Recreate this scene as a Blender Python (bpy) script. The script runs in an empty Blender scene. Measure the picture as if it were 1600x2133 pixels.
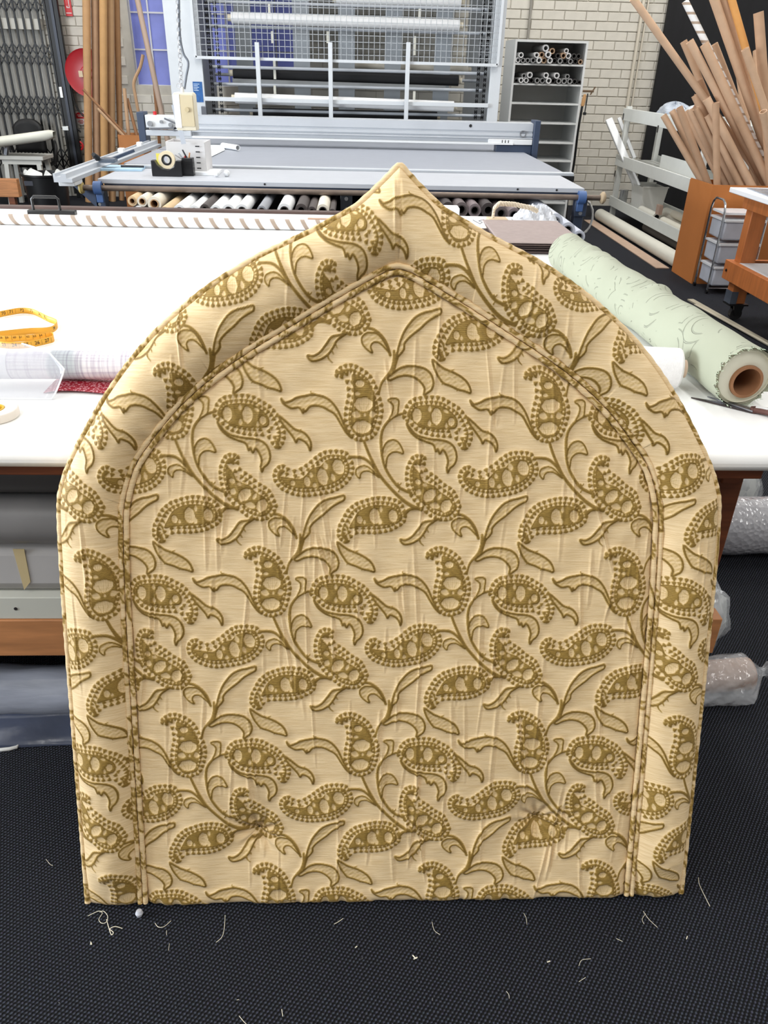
import bpy, bmesh, math, random
import numpy as np
from mathutils import Vector, Matrix

# ================================================================ camera, world, lights, exposure
IW, IH, FPX = 1600.0, 2133.0, 1600.0
CAM_H, PITCH, YAW, ROLL = 1.42, math.radians(30), math.radians(2.6), math.radians(1.5)
fw = Vector((math.sin(YAW)*math.cos(PITCH), math.cos(YAW)*math.cos(PITCH), -math.sin(PITCH)))
_r = Vector((math.cos(YAW), -math.sin(YAW), 0)); _u = _r.cross(fw)
rt = _r*math.cos(ROLL)+_u*math.sin(ROLL); up = _u*math.cos(ROLL)-_r*math.sin(ROLL)
EYE = Vector((0, 0, CAM_H))
scn = bpy.context.scene; col = scn.collection
cam_data = bpy.data.cameras.new('camera'); cam = bpy.data.objects.new('camera', cam_data); col.objects.link(cam)
cam_data.sensor_fit = 'VERTICAL'; cam_data.sensor_height = 36; cam_data.lens = 36*FPX/IH; cam_data.clip_start = .02
m = Matrix((rt, up, -fw)).transposed().to_4x4(); m.translation = EYE; cam.matrix_world = m
scn.camera = cam

world = bpy.data.worlds.new('daylight'); scn.world = world; world.use_nodes = True
bg = world.node_tree.nodes['Background']; bg.inputs[0].default_value = (.93, .96, 1, 1); bg.inputs[1].default_value = 0.27

def area(name, loc, rot, sx, sy, power, color=(1, 1, 1)):
    l = bpy.data.lights.new(name, 'AREA'); l.shape = 'RECTANGLE'; l.size = sx; l.size_y = sy; l.energy = power; l.color = color
    o = bpy.data.objects.new(name, l); col.objects.link(o); o.location = loc; o.rotation_euler = rot; return o
# unseen fluorescent battens overhead; the two front rows are added to light the headboard
BX, BY, BZ = (-3.6, -1.2, 1.2, 3.4), (-1.9, -.3, 3.0, 5.7, 8.4), (4.28, 2.95, 4.28, 4.28, 4.28)
for x in BX:
    for y, z, pw in zip(BY, BZ, (8, 23, 19, 44, 50)):
        area('unseen_batten_light', (x, y, z), (0, 0, 0), .22, 1.5, pw, (1, .99, .97))
# daylight through the high windows of the left-hand wall
area('left_window_light', (-6.3, 1.2, 1.9), (0, -math.pi/2, 0), 2.0, 4.5, 640, (.86, .93, 1))

scn.view_settings.view_transform = 'Standard'; scn.view_settings.look = 'None'
scn.view_settings.gamma = 1; scn.view_settings.use_curve_mapping = False
scn.view_settings.exposure = 0.0

# ================================================================ helpers
def at(x, y, z=None, Y=None, X=None):
    """point of the place seen at photo position x, y on the level z, or at the depth Y, or on the plane X"""
    d = fw+rt*((x-IW/2)/FPX)-up*((y-IH/2)/FPX)
    k = (z-EYE.z)/d.z if z is not None else (Y/d.y if Y is not None else X/d.x)
    return EYE+d*k
def lin(c):
    return tuple(((v/255)/12.92 if v/255 <= .04045 else ((v/255+.055)/1.055)**2.4) for v in c)+(1.0,)
MATS = {}
def M(name, rgb=(200, 200, 200), rough=.6, metal=0., vary=0., scale=12., bump=0., bscale=60., stretch=None, emit=0., spec=.5, alpha=1., trans=0., sheen=0.):
    if name in MATS: return MATS[name]
    mt = bpy.data.materials.new(name); mt.use_nodes = True; nt = mt.node_tree; N = nt.nodes; L = nt.links
    b = N['Principled BSDF']; c = lin(rgb)
    b.inputs['Base Color'].default_value = c; b.inputs['Roughness'].default_value = rough; b.inputs['Metallic'].default_value = metal
    b.inputs['Specular IOR Level'].default_value = spec; b.inputs['Alpha'].default_value = alpha
    b.inputs['Transmission Weight'].default_value = trans; b.inputs['Sheen Weight'].default_value = sheen
    if emit: b.inputs['Emission Color'].default_value = c; b.inputs['Emission Strength'].default_value = emit
    tc = N.new('ShaderNodeTexCoord'); src = tc.outputs['Object']
    if stretch:
        mp = N.new('ShaderNodeMapping'); mp.inputs['Scale'].default_value = stretch; L.new(src, mp.inputs[0]); src = mp.outputs[0]
    if vary:
        n = N.new('ShaderNodeTexNoise'); n.inputs['Scale'].default_value = scale; n.inputs['Detail'].default_value = 5
        r = N.new('ShaderNodeValToRGB'); r.color_ramp.elements[0].position = .3; r.color_ramp.elements[1].position = .7
        r.color_ramp.elements[0].color = tuple(max(0, v*(1-vary)) for v in c[:3])+(1,); r.color_ramp.elements[1].color = tuple(min(1, v*(1+vary*.6)) for v in c[:3])+(1,)
        L.new(src, n.inputs['Vector']); L.new(n.outputs['Fac'], r.inputs[0]); L.new(r.outputs[0], b.inputs['Base Color'])
    if bump:
        n2 = N.new('ShaderNodeTexNoise'); n2.inputs['Scale'].default_value = bscale; n2.inputs['Detail'].default_value = 4
        bp = N.new('ShaderNodeBump'); bp.inputs['Strength'].default_value = bump; bp.inputs['Distance'].default_value = .004
        L.new(src, n2.inputs['Vector']); L.new(n2.outputs['Fac'], bp.inputs['Height']); L.new(bp.outputs[0], b.inputs['Normal'])
    MATS[name] = mt; return mt

class MB:
    def __init__(s): s.v = []; s.f = []
    def add(s, vs, fs):
        k = len(s.v); s.v += [tuple(p) for p in vs]; s.f += [tuple(i+k for i in f) for f in fs]; return s
    def box(s, lo, hi):
        (a, b, c), (d, e, f) = lo, hi
        return s.add([(a, b, c), (d, b, c), (d, e, c), (a, e, c), (a, b, f), (d, b, f), (d, e, f), (a, e, f)],
                     [(3, 2, 1, 0), (4, 5, 6, 7), (0, 1, 5, 4), (1, 2, 6, 5), (2, 3, 7, 6), (3, 0, 4, 7)])
    def bar(s, p, q, w, h, upv=(0, 0, 1)):
        p, q = Vector(p), Vector(q); d = (q-p).normalized(); u = Vector(upv)
        if abs(d.dot(u)) > .98: u = Vector((0, 1, 0))
        a = d.cross(u).normalized()*w/2; b = a.cross(d).normalized()*h/2
        vs = [p-a-b, p+a-b, p+a+b, p-a+b, q-a-b, q+a-b, q+a+b, q-a+b]
        return s.add(vs, [(3, 2, 1, 0), (4, 5, 6, 7), (0, 1, 5, 4), (1, 2, 6, 5), (2, 3, 7, 6), (3, 0, 4, 7)])
    @staticmethod
    def frame(d):
        d = Vector(d).normalized(); u = Vector((0, 0, 1)) if abs(d.z) < .95 else Vector((1, 0, 0))
        a = d.cross(u).normalized(); return a, a.cross(d).normalized()
    def cyl(s, p, q, r, r2=None, n=18, caps=True):
        p, q = Vector(p), Vector(q); r2 = r if r2 is None else r2; a, b = s.frame(q-p)
        cs = [(math.cos(2*math.pi*i/n), math.sin(2*math.pi*i/n)) for i in range(n)]
        vs = [p+a*(x*r)+b*(y*r) for x, y in cs]+[q+a*(x*r2)+b*(y*r2) for x, y in cs]
        fs = [(i, (i+1) % n, n+(i+1) % n, n+i) for i in range(n)]
        if caps: fs += [tuple(range(n-1, -1, -1)), tuple(range(n, 2*n))]
        return s.add(vs, fs)
    def pipe(s, p, q, r, ri, n=18):
        p, q = Vector(p), Vector(q); a, b = s.frame(q-p); k = []
        for c, rr in ((p, r), (q, r), (q, ri), (p, ri)):
            k += [c+a*(math.cos(2*math.pi*i/n)*rr)+b*(math.sin(2*math.pi*i/n)*rr) for i in range(n)]
        return s.add(k, [(j*n+i, j*n+(i+1) % n, ((j+1) % 4)*n+(i+1) % n, ((j+1) % 4)*n+i) for j in range(4) for i in range(n)])
    def sweep(s, pts, r, n=8, closed=False, caps=True):
        P = [Vector(p) for p in pts]; N = len(P); k = []; a0 = None
        for i, p in enumerate(P):
            d = (P[(i+1) % N]-P[i-1]) if closed else (P[min(i+1, N-1)]-P[max(i-1, 0)])
            d.normalize()
            if a0 is None: a, b = s.frame(d)
            else:
                a = (a0-d*a0.dot(d)).normalized(); b = a.cross(d).normalized()
            a0 = a; rr = r[i] if hasattr(r, '__len__') else r
            k += [p+a*(math.cos(2*math.pi*j/n)*rr)+b*(math.sin(2*math.pi*j/n)*rr) for j in range(n)]
        fs = [(i*n+j, i*n+(j+1) % n, ((i+1) % N)*n+(j+1) % n, ((i+1) % N)*n+j) for i in range(N if closed else N-1) for j in range(n)]
        if caps and not closed: fs += [tuple(range(n-1, -1, -1)), tuple((N-1)*n+j for j in range(n))]
        return s.add(k, fs)
    def lathe(s, prof, c, axis=(0, 0, 1), n=24):
        c = Vector(c); d = Vector(axis).normalized(); a, b = s.frame(d); k = []
        for r, h in prof: k += [c+d*h+a*(math.cos(2*math.pi*i/n)*r)+b*(math.sin(2*math.pi*i/n)*r) for i in range(n)]
        m_ = len(prof)
        return s.add(k, [(j*n+i, j*n+(i+1) % n, (j+1)*n+(i+1) % n, (j+1)*n+i) for j in range(m_-1) for i in range(n)])
    def prism(s, poly, o, ex, ey, th):
        o, ex, ey = Vector(o), Vector(ex), Vector(ey); nrm = ex.cross(ey).normalized()*th; n = len(poly)
        vs = [o+ex*x+ey*y for x, y in poly]; vs = vs+[v+nrm for v in vs]
        return s.add(vs, [tuple(range(n-1, -1, -1)), tuple(range(n, 2*n))]+[(i, (i+1) % n, n+(i+1) % n, n+i) for i in range(n)])
    def grid(s, fn, nu, nv, closed_u=False):
        vs = [fn(i/(nu if closed_u else nu-1), j/(nv-1)) for j in range(nv) for i in range(nu)]
        mu = nu if closed_u else nu-1
        return s.add(vs, [(j*nu+i, j*nu+(i+1) % nu, (j+1)*nu+(i+1) % nu, (j+1)*nu+i) for j in range(nv-1) for i in range(mu)])
def mesh_of(name, mb, mat, off=(0, 0, 0), smooth=40):
    me = bpy.data.meshes.new(name); o = Vector(off)
    me.from_pydata([tuple(Vector(v)-o) for v in mb.v], [], mb.f); me.materials.append(mat)
    bm = bmesh.new(); bm.from_mesh(me); bmesh.ops.recalc_face_normals(bm, faces=bm.faces); bm.to_mesh(me); bm.free()
    if smooth:
        me.shade_smooth(); me.set_sharp_from_angle(angle=math.radians(smooth))
    return me
def bevel(o, w, seg=2):
    if w:
        b = o.modifiers.new('bevel', 'BEVEL'); b.width = w; b.segments = seg; b.limit_method = 'ANGLE'; b.angle_limit = math.radians(40)
def thing(name, label, cat, loc=(0, 0, 0), group=None):
    o = bpy.data.objects.new(name, None); col.objects.link(o); o.location = loc; o.empty_display_size = .05
    o['label'] = label; o['category'] = cat
    if group: o['group'] = group
    return o
def part(name, mb, mat, parent, label=None, bev=0, smooth=40, kind=None):
    r = parent
    off = Vector(parent.location)
    while r.parent: r = r.parent; off += Vector(r.location)
    o = bpy.data.objects.new(name, mesh_of(name, mb, mat, off, smooth)); col.objects.link(o); o.parent = parent; bevel(o, bev)
    if label: o['label'] = label
    if kind: o['kind'] = kind
    return o
def solo(name, mb, mat, label, cat, group=None, bev=0, smooth=40, kind=None):
    V = np.array(mb.v); off = ((V[:, 0].min()+V[:, 0].max())/2, (V[:, 1].min()+V[:, 1].max())/2, V[:, 2].min())
    o = bpy.data.objects.new(name, mesh_of(name, mb, mat, off, smooth)); col.objects.link(o); o.location = off; bevel(o, bev)
    o['label'] = label; o['category'] = cat
    if group: o['group'] = group
    if kind: o['kind'] = kind
    return o
def struct(name, mb, mat, smooth=40, bev=0):
    o = bpy.data.objects.new(name, mesh_of(name, mb, mat, (0, 0, 0), smooth)); col.objects.link(o); o['kind'] = 'structure'; bevel(o, bev); return o
def text_mesh(body, size, mat, parent, mw, name='lettering', depth=.0004):
    """flat lettering: mw maps the text plane (x right, y up) into the parent's space"""
    c = bpy.data.curves.new(name, 'FONT'); c.body = body; c.size = size; c.align_x = 'CENTER'; c.align_y = 'CENTER'; c.extrude = depth; c.resolution_u = 3
    t = bpy.data.objects.new(name, c); col.objects.link(t)
    me = bpy.data.meshes.new_from_object(t.evaluated_get(bpy.context.evaluated_depsgraph_get())); me.name = name
    bpy.data.objects.remove(t); bpy.data.curves.remove(c)
    me.materials.clear(); me.materials.append(mat); me.transform(mw)
    o = bpy.data.objects.new(name, me); col.objects.link(o); o.parent = parent; return o
ORD = 'first second third fourth fifth sixth seventh eighth ninth tenth eleventh twelfth thirteenth fourteenth fifteenth sixteenth seventeenth eighteenth nineteenth twentieth'.split()
ORD += ['twenty-'+w for w in ORD[:9]]+['thirtieth']+['thirty-'+w for w in ORD[:9]]+['fortieth']
def tube(name, p, q, r, ri, mat, label, cat='tube', group=None, n=18):
    return solo(name, MB().pipe(p, q, r, ri, n), mat, label, cat, group)
def roll(name, p, q, r, mat, label, cat='roll', core=.5, core_mat=None, ext=.02, group=None, n=24, part_name='wound_fabric'):
    p, q = Vector(p), Vector(q); d = (q-p).normalized()
    t = thing(name, label, cat, Vector((min(p, q, key=lambda v: v.z))), group)
    part(part_name, MB().pipe(p, q, r, r*core+.0005, n), mat, t)
    part('core_tube', MB().pipe(p-d*ext, q+d*ext, r*core, r*core*.8, n), core_mat or M('kraft', (186, 150, 112), .8, vary=.12), t)
    return t
rnd = random.Random(11)
# ================================================================ the room
def carpet_material():
    mt = bpy.data.materials.new('ribbed_carpet'); mt.use_nodes = True; N = mt.node_tree.nodes; L = mt.node_tree.links; b = N['Principled BSDF']
    b.inputs['Roughness'].default_value = .85; b.inputs['Specular IOR Level'].default_value = .25
    tc = N.new('ShaderNodeTexCoord'); mp = N.new('ShaderNodeMapping'); mp.inputs['Rotation'].default_value = (0, 0, math.radians(-52)); L.new(tc.outputs['Object'], mp.inputs[0])
    sx = N.new('ShaderNodeSeparateXYZ'); 
    nz = N.new('ShaderNodeTexNoise'); nz.inputs['Scale'].default_value = 110; L.new(tc.outputs['Object'], nz.inputs['Vector'])
    wob = N.new('ShaderNodeVectorMath'); wob.operation = 'MULTIPLY_ADD'; L.new(nz.outputs['Color'], wob.inputs[0]); wob.inputs[1].default_value = (.0030, .0030, 0); L.new(mp.outputs[0], wob.inputs[2]); L.new(wob.outputs[0], sx.inputs[0])
    def math_(op, a, bv=None, c=None):
        n = N.new('ShaderNodeMath'); n.operation = op
        for i, v in enumerate((a, bv, c)):
            if v is None: continue
            if hasattr(v, 'is_output'): L.new(v, n.inputs[i])
            else: n.inputs[i].default_value = v
        return n.outputs[0]
    per = .0066
    rib = math_('SINE', math_('MULTIPLY', sx.outputs['Y'], 2*math.pi/per))
    idx = math_('FLOOR', math_('ADD', math_('DIVIDE', sx.outputs['Y'], per), .25))
    bead = math_('SINE', math_('ADD', math_('MULTIPLY', sx.outputs['X'], 2*math.pi/.0068), math_('MULTIPLY', idx, 2.6)))
    h = math_('ADD', math_('MULTIPLY', rib, .58), math_('MULTIPLY', bead, .42))
    r = N.new('ShaderNodeValToRGB'); r.color_ramp.elements[0].position = .46; r.color_ramp.elements[1].position = .98
    r.color_ramp.elements[0].color = lin((6, 7, 11)); r.color_ramp.elements[1].color = lin((76, 80, 95))  # furrows dark, bead tops pale: shade and highlights put into the colour
    L.new(math_('MULTIPLY_ADD', h, .5, .5), r.inputs[0])
    big = N.new('ShaderNodeTexNoise'); big.inputs['Scale'].default_value = 260; L.new(tc.outputs['Object'], big.inputs['Vector'])
    mx = N.new('ShaderNodeMixRGB'); mx.blend_type = 'MULTIPLY'; mx.inputs[0].default_value = .45; L.new(r.outputs[0], mx.inputs[1]); L.new(big.outputs['Color'], mx.inputs[2]); L.new(mx.outputs[0], b.inputs['Base Color'])
    bp = N.new('ShaderNodeBump'); bp.inputs['Strength'].default_value = .9; bp.inputs['Distance'].default_value = .0022; L.new(h, bp.inputs['Height']); L.new(bp.outputs[0], b.inputs['Normal'])
    return mt
XL, XR, YB, YF, ZC = -6.5, 5.5, 10.1, -3.0, 4.6
struct('floor', MB().box((XL, YF, -.08), (XR, YB+.2, 0)), carpet_material(), 0)
paint = M('painted_brick', (214, 209, 198), .75, vary=.10, scale=5, bump=.25, bscale=70)
mortar = M('painted_mortar', (196, 191, 180), .85, vary=.08)
plaster = M('plaster', (214, 210, 202), .85, vary=.04, scale=2)
wins = [(-2.49, -2.09, 1.19, 2.6), (-1.72, -.62, 1.2, 2.6)]
wb = MB(); xs = sorted({XL, XR, *[v for w_ in wins for v in w_[:2]]}); zs = sorted({0., ZC, *[v for w_ in wins for v in w_[2:]]})
for i in range(len(xs)-1):
    for k in range(len(zs)-1):
        cx, cz = (xs[i]+xs[i+1])/2, (zs[k]+zs[k+1])/2
        if not any(a < cx < b and c < cz < d for a, b, c, d in wins): wb.box((xs[i], YB, zs[k]), (xs[i+1], YB+.2, zs[k+1]))
wall = struct('wall_back', wb, mortar, 0)
struct('wall_left', MB().box((XL-.2, YF, 0), (XL, YB+.2, ZC)), plaster, 0)
struct('wall_right', MB().box((XR, YF, 0), (XR+.2, YB+.2, ZC)), plaster, 0)
struct('ceiling', MB().box((XL-.2, YF, ZC), (XR+.2, YB+.2, ZC+.1)), plaster, 0)
# bricks that can be told apart on the back wall
bl, bh, gap = .245, .092, .009
brick_me = []
for k in range(4):
    b = MB().box((0, -.012, 0), (bl-gap, .004, bh-gap)); me = mesh_of('brick', b, paint, (0, 0, 0), 0)
    bm = bmesh.new(); bm.from_mesh(me); bmesh.ops.bevel(bm, geom=[e for e in bm.edges if all(v.co.y < -.01 for v in e.verts)], offset=.0035, segments=1, affect='EDGES')
    for v in bm.verts: v.co.y += rnd.uniform(-.0018, .0018)
    bm.to_mesh(me); bm.free(); brick_me.append(me)
def proj(p):
    d = Vector(p)-EYE; z = d.dot(fw); return (IW/2+FPX*d.dot(rt)/z, IH/2-FPX*d.dot(up)/z)
nbr = 0; rest = MB()
for c in range(28):
    z = c*bh
    for i in range(-19, 15):
        x = i*bl+(bl/2 if c % 2 else 0)
        px, py = proj((x+bl/2, YB, z+bh/2))
        if any(a-.005 < x+bl and x < b+.005 and z+bh > zc-.01 for a, b, zc, zd in wins): continue
        ok = (1018 < px < 1400 and -12 < py < 432) or (100 < px < 372 and -12 < py < 330)
        if 1075 < px < 1195 and py > 105: ok = False              # behind the pigeon-hole shelves
        if 185 < px < 238: ok = False                             # behind the standing tubes
        if ok and nbr < 300:
            o = bpy.data.objects.new('brick', brick_me[rnd.randrange(4)]); col.objects.link(o); o.parent = wall
            o.location = (x, YB, z); nbr += 1
        else: rest.box((x, YB-.012+rnd.uniform(-.0015, .0015), z), (x+bl-gap, YB+.004, z+bh-gap))
part('brickwork', rest, paint, wall, smooth=0, kind='stuff')
# windows with blue film
film = M('blue_film', (112, 120, 188), .35, vary=.3, scale=2.5, emit=.22)
wframe = M('window_paint', (205, 205, 210), .5)
for i, (a, b, c, d) in enumerate(wins):
    w_ = struct('window_%d' % (i+1), MB().box((a-.01, YB+.12, c-.01), (b+.01, YB+.15, c+.0)), wframe)
    n = 2 if b-a < .6 else 4; m_ = 4; dx, dz = (b-a)/n, (d-c)/m_
    for p in range(n):
        for q in range(m_): part('pane', MB().box((a+p*dx+.006, YB+.09, c+q*dz+.006), (a+(p+1)*dx-.006, YB+.1, c+(q+1)*dz-.006)), film, w_)
    fr = MB()
    for p in range(n+1): fr.box((a+p*dx-.008, YB+.07, c), (a+p*dx+.008, YB+.11, d))
    for q in range(m_+1): fr.box((a, YB+.072, c+q*dz-.008), (b, YB+.108, c+q*dz+.008))
    part('glazing_bars', fr, wframe, w_)
# housings of the unseen battens, the added front rows included
for ix, x in enumerate(BX):
    for iy, (y, z) in enumerate(zip(BY, BZ)):
        t = thing('unseen_batten', 'unseen white fluorescent batten overhead, %s row from the back, %s from the left' % (ORD[4-iy], ORD[ix]), 'light', (x, y, z+.02), 'fluorescent battens')
        part('housing', MB().box((x-.09, y-.76, z+.08), (x+.09, y+.76, 4.6 if z > 4 else z+.16)), M('batten_white', (240, 240, 240), .5), t, bev=.01)
        part('lamp_tube', MB().cyl((x, y-.72, z+.05), (x, y+.72, z+.05), .018), M('lamp_glass', (255, 252, 245), .3, emit=2.), t)
        if z < 4:
            for dy in (-.6, .6): part('suspension_rod', MB().cyl((x, y+dy, z+.16), (x, y+dy, 4.6), .005, n=6), M('batten_white', (240, 240, 240), .5), t)
# ---------------------------------------------------------------- paisley weave (one repeat of the cloth)
TW, TH, TR = 1556.0, 1470.0, 2.0          # repeat width, half-drop step (tile units), units per cell
def spline(pts, n=8, closed=True):
    P = np.array(pts, float); N = len(P); out = []
    for i in range(N if closed else N - 1):
        if closed: a, b, c, d = P[(i-1) % N], P[i], P[(i+1) % N], P[(i+2) % N]
        else: a, b, c, d = P[max(i-1, 0)], P[i], P[i+1], P[min(i+2, N-1)]
        for k in range(n):
            t = k / n
            out.append(.5*((2*b) + (c-a)*t + (2*a-5*b+4*c-d)*t*t + (3*b-a-3*c+d)*t**3))
    if not closed: out.append(P[-1])
    return np.array(out)
def resample(poly, step, closed=True, phase=0.):
    Q = np.vstack([poly, poly[:1]]) if closed else poly
    seg = np.hypot(*(Q[1:]-Q[:-1]).T); L = np.concatenate([[0], np.cumsum(seg)])
    n = max(3, int(round(L[-1]/step))); u = (np.arange(n)+phase)/n*L[-1]
    return np.stack([np.interp(u, L, Q[:, 0]), np.interp(u, L, Q[:, 1])], 1)
def inward(poly):
    d = np.roll(poly, -1, 0)-np.roll(poly, 1, 0); d /= np.hypot(*d.T)[:, None]+1e-9
    n = np.stack([-d[:, 1], d[:, 0]], 1)
    area = np.sum(poly[:, 0]*np.roll(poly[:, 1], -1)-np.roll(poly[:, 0], -1)*poly[:, 1])
    return n if area > 0 else -n
class Tile:
    def __init__(s):
        s.nx, s.ny = int(TW/TR), int(TH/TR)
        s.v = np.zeros((s.ny, s.nx), np.float32)
    def win(s, lo, hi):                              # wrapped copies of a bounding box
        for j in (-1, 0, 1):
            for i in (-2, -1, 0, 1, 2):
                ox, oy = i*TW+j*TW/2, j*TH
                x0, x1 = int(math.floor((lo[0]+ox)/TR)), int(math.ceil((hi[0]+ox)/TR))+1
                y0, y1 = int(math.floor((lo[1]+oy)/TR)), int(math.ceil((hi[1]+oy)/TR))+1
                x0, x1, y0, y1 = max(x0, 0), min(x1, s.nx), max(y0, 0), min(y1, s.ny)
                if x0 < x1 and y0 < y1:
                    yy, xx = np.mgrid[y0:y1, x0:x1]
                    yield (slice(y0, y1), slice(x0, x1)), (xx+.5)*TR-ox, (yy+.5)*TR-oy
    @staticmethod
    def inside(poly, X, Y):
        m = np.zeros(X.shape, bool); Q = np.roll(poly, -1, 0)
        for (x1, y1), (x2, y2) in zip(poly, Q):
            if y1 == y2: continue
            c = ((y1 > Y) != (y2 > Y)) & (X < (x2-x1)*(Y-y1)/(y2-y1)+x1); m ^= c
        return m
    def fill(s, poly, val, tex=None):
        poly = np.asarray(poly, float)
        for sl, X, Y in s.win(poly.min(0), poly.max(0)):
            m = s.inside(poly, X, Y); t = s.v[sl]
            t[m] = (val+tex(X, Y))[m] if tex is not None else val
    def line(s, pts, w0, val, w1=None, taper=None):
        pts = np.asarray(pts, float); n = len(pts)-1; w1 = w0 if w1 is None else w1; mw = max(w0, w1)
        for sl, X, Y in s.win(pts.min(0)-mw, pts.max(0)+mw):
            best = np.full(X.shape, 9e9)
            for k in range(n):
                a, b = pts[k], pts[k+1]; d = b-a; q = d@d+1e-9
                t = np.clip(((X-a[0])*d[0]+(Y-a[1])*d[1])/q, 0, 1)
                w = w0+(w1-w0)*(k+t)/n
                best = np.minimum(best, np.hypot(X-a[0]-t*d[0], Y-a[1]-t*d[1])-w/2)
            m = best < 0; s.v[sl][m] = val
def build_tile():
    T = Tile()
    m1 = lambda P: np.array(P)/2.
    m2 = lambda P: np.array(P)/2.+[480, 0]
    m3 = lambda P: np.array(P)*.6+[1040, 160]
    m4 = lambda P: np.array(P)*.6+[0, 640]
    m5 = lambda P: np.array(P)*.6+[480, 960]
    m6 = lambda P: np.array(P)*.6+[960, 640]
    ident = lambda P: np.array(P, float)
    hatch = lambda X, Y: .16*np.sin((X*.55+Y)*.16)*np.sin(X*.05+1)+.06*np.sin(Y*.5)
    def stem(P, w0, w1=None, val=.84): T.line(spline(P, 6, False), w0, val, w1)
    def leaf(P, w=18, val=.20, vein=None):
        q = spline(P, 5); T.fill(q, val, hatch); T.line(np.vstack([q, q[:1]]), w, .92)
        if vein is not None: T.line(spline(vein, 5, False), 7, .05, 4)
    def tri(c, d, r, val=.84):
        d = np.array(d); e = np.array([-d[1], d[0]])
        c = np.array(c)
        T.fill([c+d*r*1.05, c-d*r*.55+e*r*.9, c-d*r*.85+e*r*.25, c-d*r*.85-e*r*.25, c-d*r*.55-e*r*.9], val)
    rng = np.random.RandomState(4)
    def paisley(outer, core, blooms, leaves=()):
        o = resample(spline(outer, 6), 8); c = resample(spline(core, 6), 8)
        # loose field of seeds between rim and core, deeper than the two rim rows
        lo, hi = o.min(0), o.max(0); ins = inward(o)
        row2 = o+ins*60
        k = 0
        y = lo[1]
        while y < hi[1]:
            x = lo[0]+(k % 2)*24
            while x < hi[0]:
                p = np.array([x, y]); dist = np.min(np.hypot(*(o-p).T))
                if T.inside(o, np.array([x]), np.array([y]))[0] and dist > 78 and not T.inside(c, np.array([x]), np.array([y]))[0]:
                    tri(p, (0, 1), 19, .78)
                x += 48
            y += 34; k += 1
        T.fill(c, .76, lambda X, Y: .12*np.sin(Y*.42+.6*np.sin(X*.04)))
        T.line(np.vstack([c, c[:1]]), 8, .95)
        cc = c-inward(c)*9; T.line(np.vstack([cc, cc[:1]]), 6, .04)
        for step, off, r, ph in ((50, 21, 23, 0.), (46, 60, 22, .5)):
            q = resample(o, step, True, ph); n = inward(resample(o, step, True, ph))
            for p, d in zip(q, n):
                tri(p+d*off, d, r)
        for (x, y), (w, h), a in blooms:                 # scalloped blossoms
            th = np.linspace(0, 2*math.pi, 60, endpoint=False); ca, sa = math.cos(a), math.sin(a)
            sc = 1+.11*np.abs(np.sin(th*3.5))*(np.sin(th) < .25)
            X, Y = w/2*np.cos(th)*sc, h/2*np.sin(th)*sc
            q = np.stack([x+X*ca-Y*sa, y+X*sa+Y*ca], 1)
            T.fill(q, .05, lambda X, Y: .07+.07*np.sin(X*.35))
            T.line(np.vstack([q, q[:1]]), 6, .93)
            for f in (-.5, 0., .5):
                b = np.array([x, y])+np.array([f*w*.55*ca+.1*h*sa, f*w*.55*sa-.1*h*ca])
                e = np.array([x, y])+np.array([f*w*.2*ca-.42*h*sa, f*w*.2*sa+.42*h*ca])
                T.line([b, e], 4, .42)
        for (x, y), (w, h), a in leaves:                 # little pointed buds
            th = np.linspace(0, 2*math.pi, 24, endpoint=False); ca, sa = math.cos(a), math.sin(a)
            X = w/2*np.cos(th)*(1-.5*(np.sin(th) < 0)*np.abs(np.sin(th))); Y = h/2*np.sin(th)
            T.fill(np.stack([x+X*ca-Y*sa, y+X*sa+Y*ca], 1), .16)
    def B(mp, k, lst): return [(tuple(mp([c])[0]), (w*k, h*k), a) for c, (w, h), a in lst]
    # stems first, so that the motifs lie over them
    stem(m2([(1110, -60), (1105, 100), (1060, 240), (980, 340), (910, 440), (870, 590)]), 24, 18)
    stem(m2([(1310, 895), (1180, 930), (1060, 1000), (960, 1120), (920, 1240), (915, 1400), (940, 1600)])[:7], 20, 26)
    stem([(937, 690), (945, 780), (962, 850), (990, 915), (1045, 995), (1105, 1052), (1195, 1090)], 22, 26)
    stem([(795, 672), (830, 760), (880, 860), (940, 960), (1040, 1070), (1130, 1150), (1210, 1200), (1290, 1228)], 22, 32)
    stem([(680, 800), (780, 806), (850, 850), (905, 915), (945, 965)], 24, 24)
    stem(m5([(1110, 500), (1190, 440), (1330, 440)]), 36, 16)
    stem([(1083, 1010), (1098, 1025), (1110, 1012)], 9); stem([(1090, 1078), (1096, 1062)], 12, 6)
    stem(m4([(480, 1360), (455, 1450), (435, 1530), (420, 1620)]), 36, 24)
    stem(m6([(1050, 1040), (1150, 1065), (1250, 1140), (1320, 1240), (1370, 1380)]), 22, 24)
    # leaves
    leaf(m1([(230, 690), (290, 745), (400, 715), (480, 670), (620, 640), (740, 620), (860, 635), (960, 665), (1060, 735), (1150, 850), (1215, 980), (1270, 1100), (1340, 1220), (1390, 1295), (1300, 1215), (1210, 1080), (1110, 925), (980, 845), (880, 800), (760, 792), (690, 812), (625, 882), (590, 850), (585, 905), (520, 825), (400, 835), (320, 800), (260, 755)]))
    stem(m1([(790, 610), (720, 590), (712, 565)]), 10, 6)
    leaf(m1([(190, 960), (300, 1040), (440, 1160), (560, 1200), (640, 1255), (700, 1345), (715, 1440), (695, 1500), (668, 1430), (610, 1360), (505, 1315), (465, 1370), (425, 1300), (330, 1180), (240, 1070)]))
    stem(m1([(520, 1195), (550, 1165)]), 14, 6)
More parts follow.
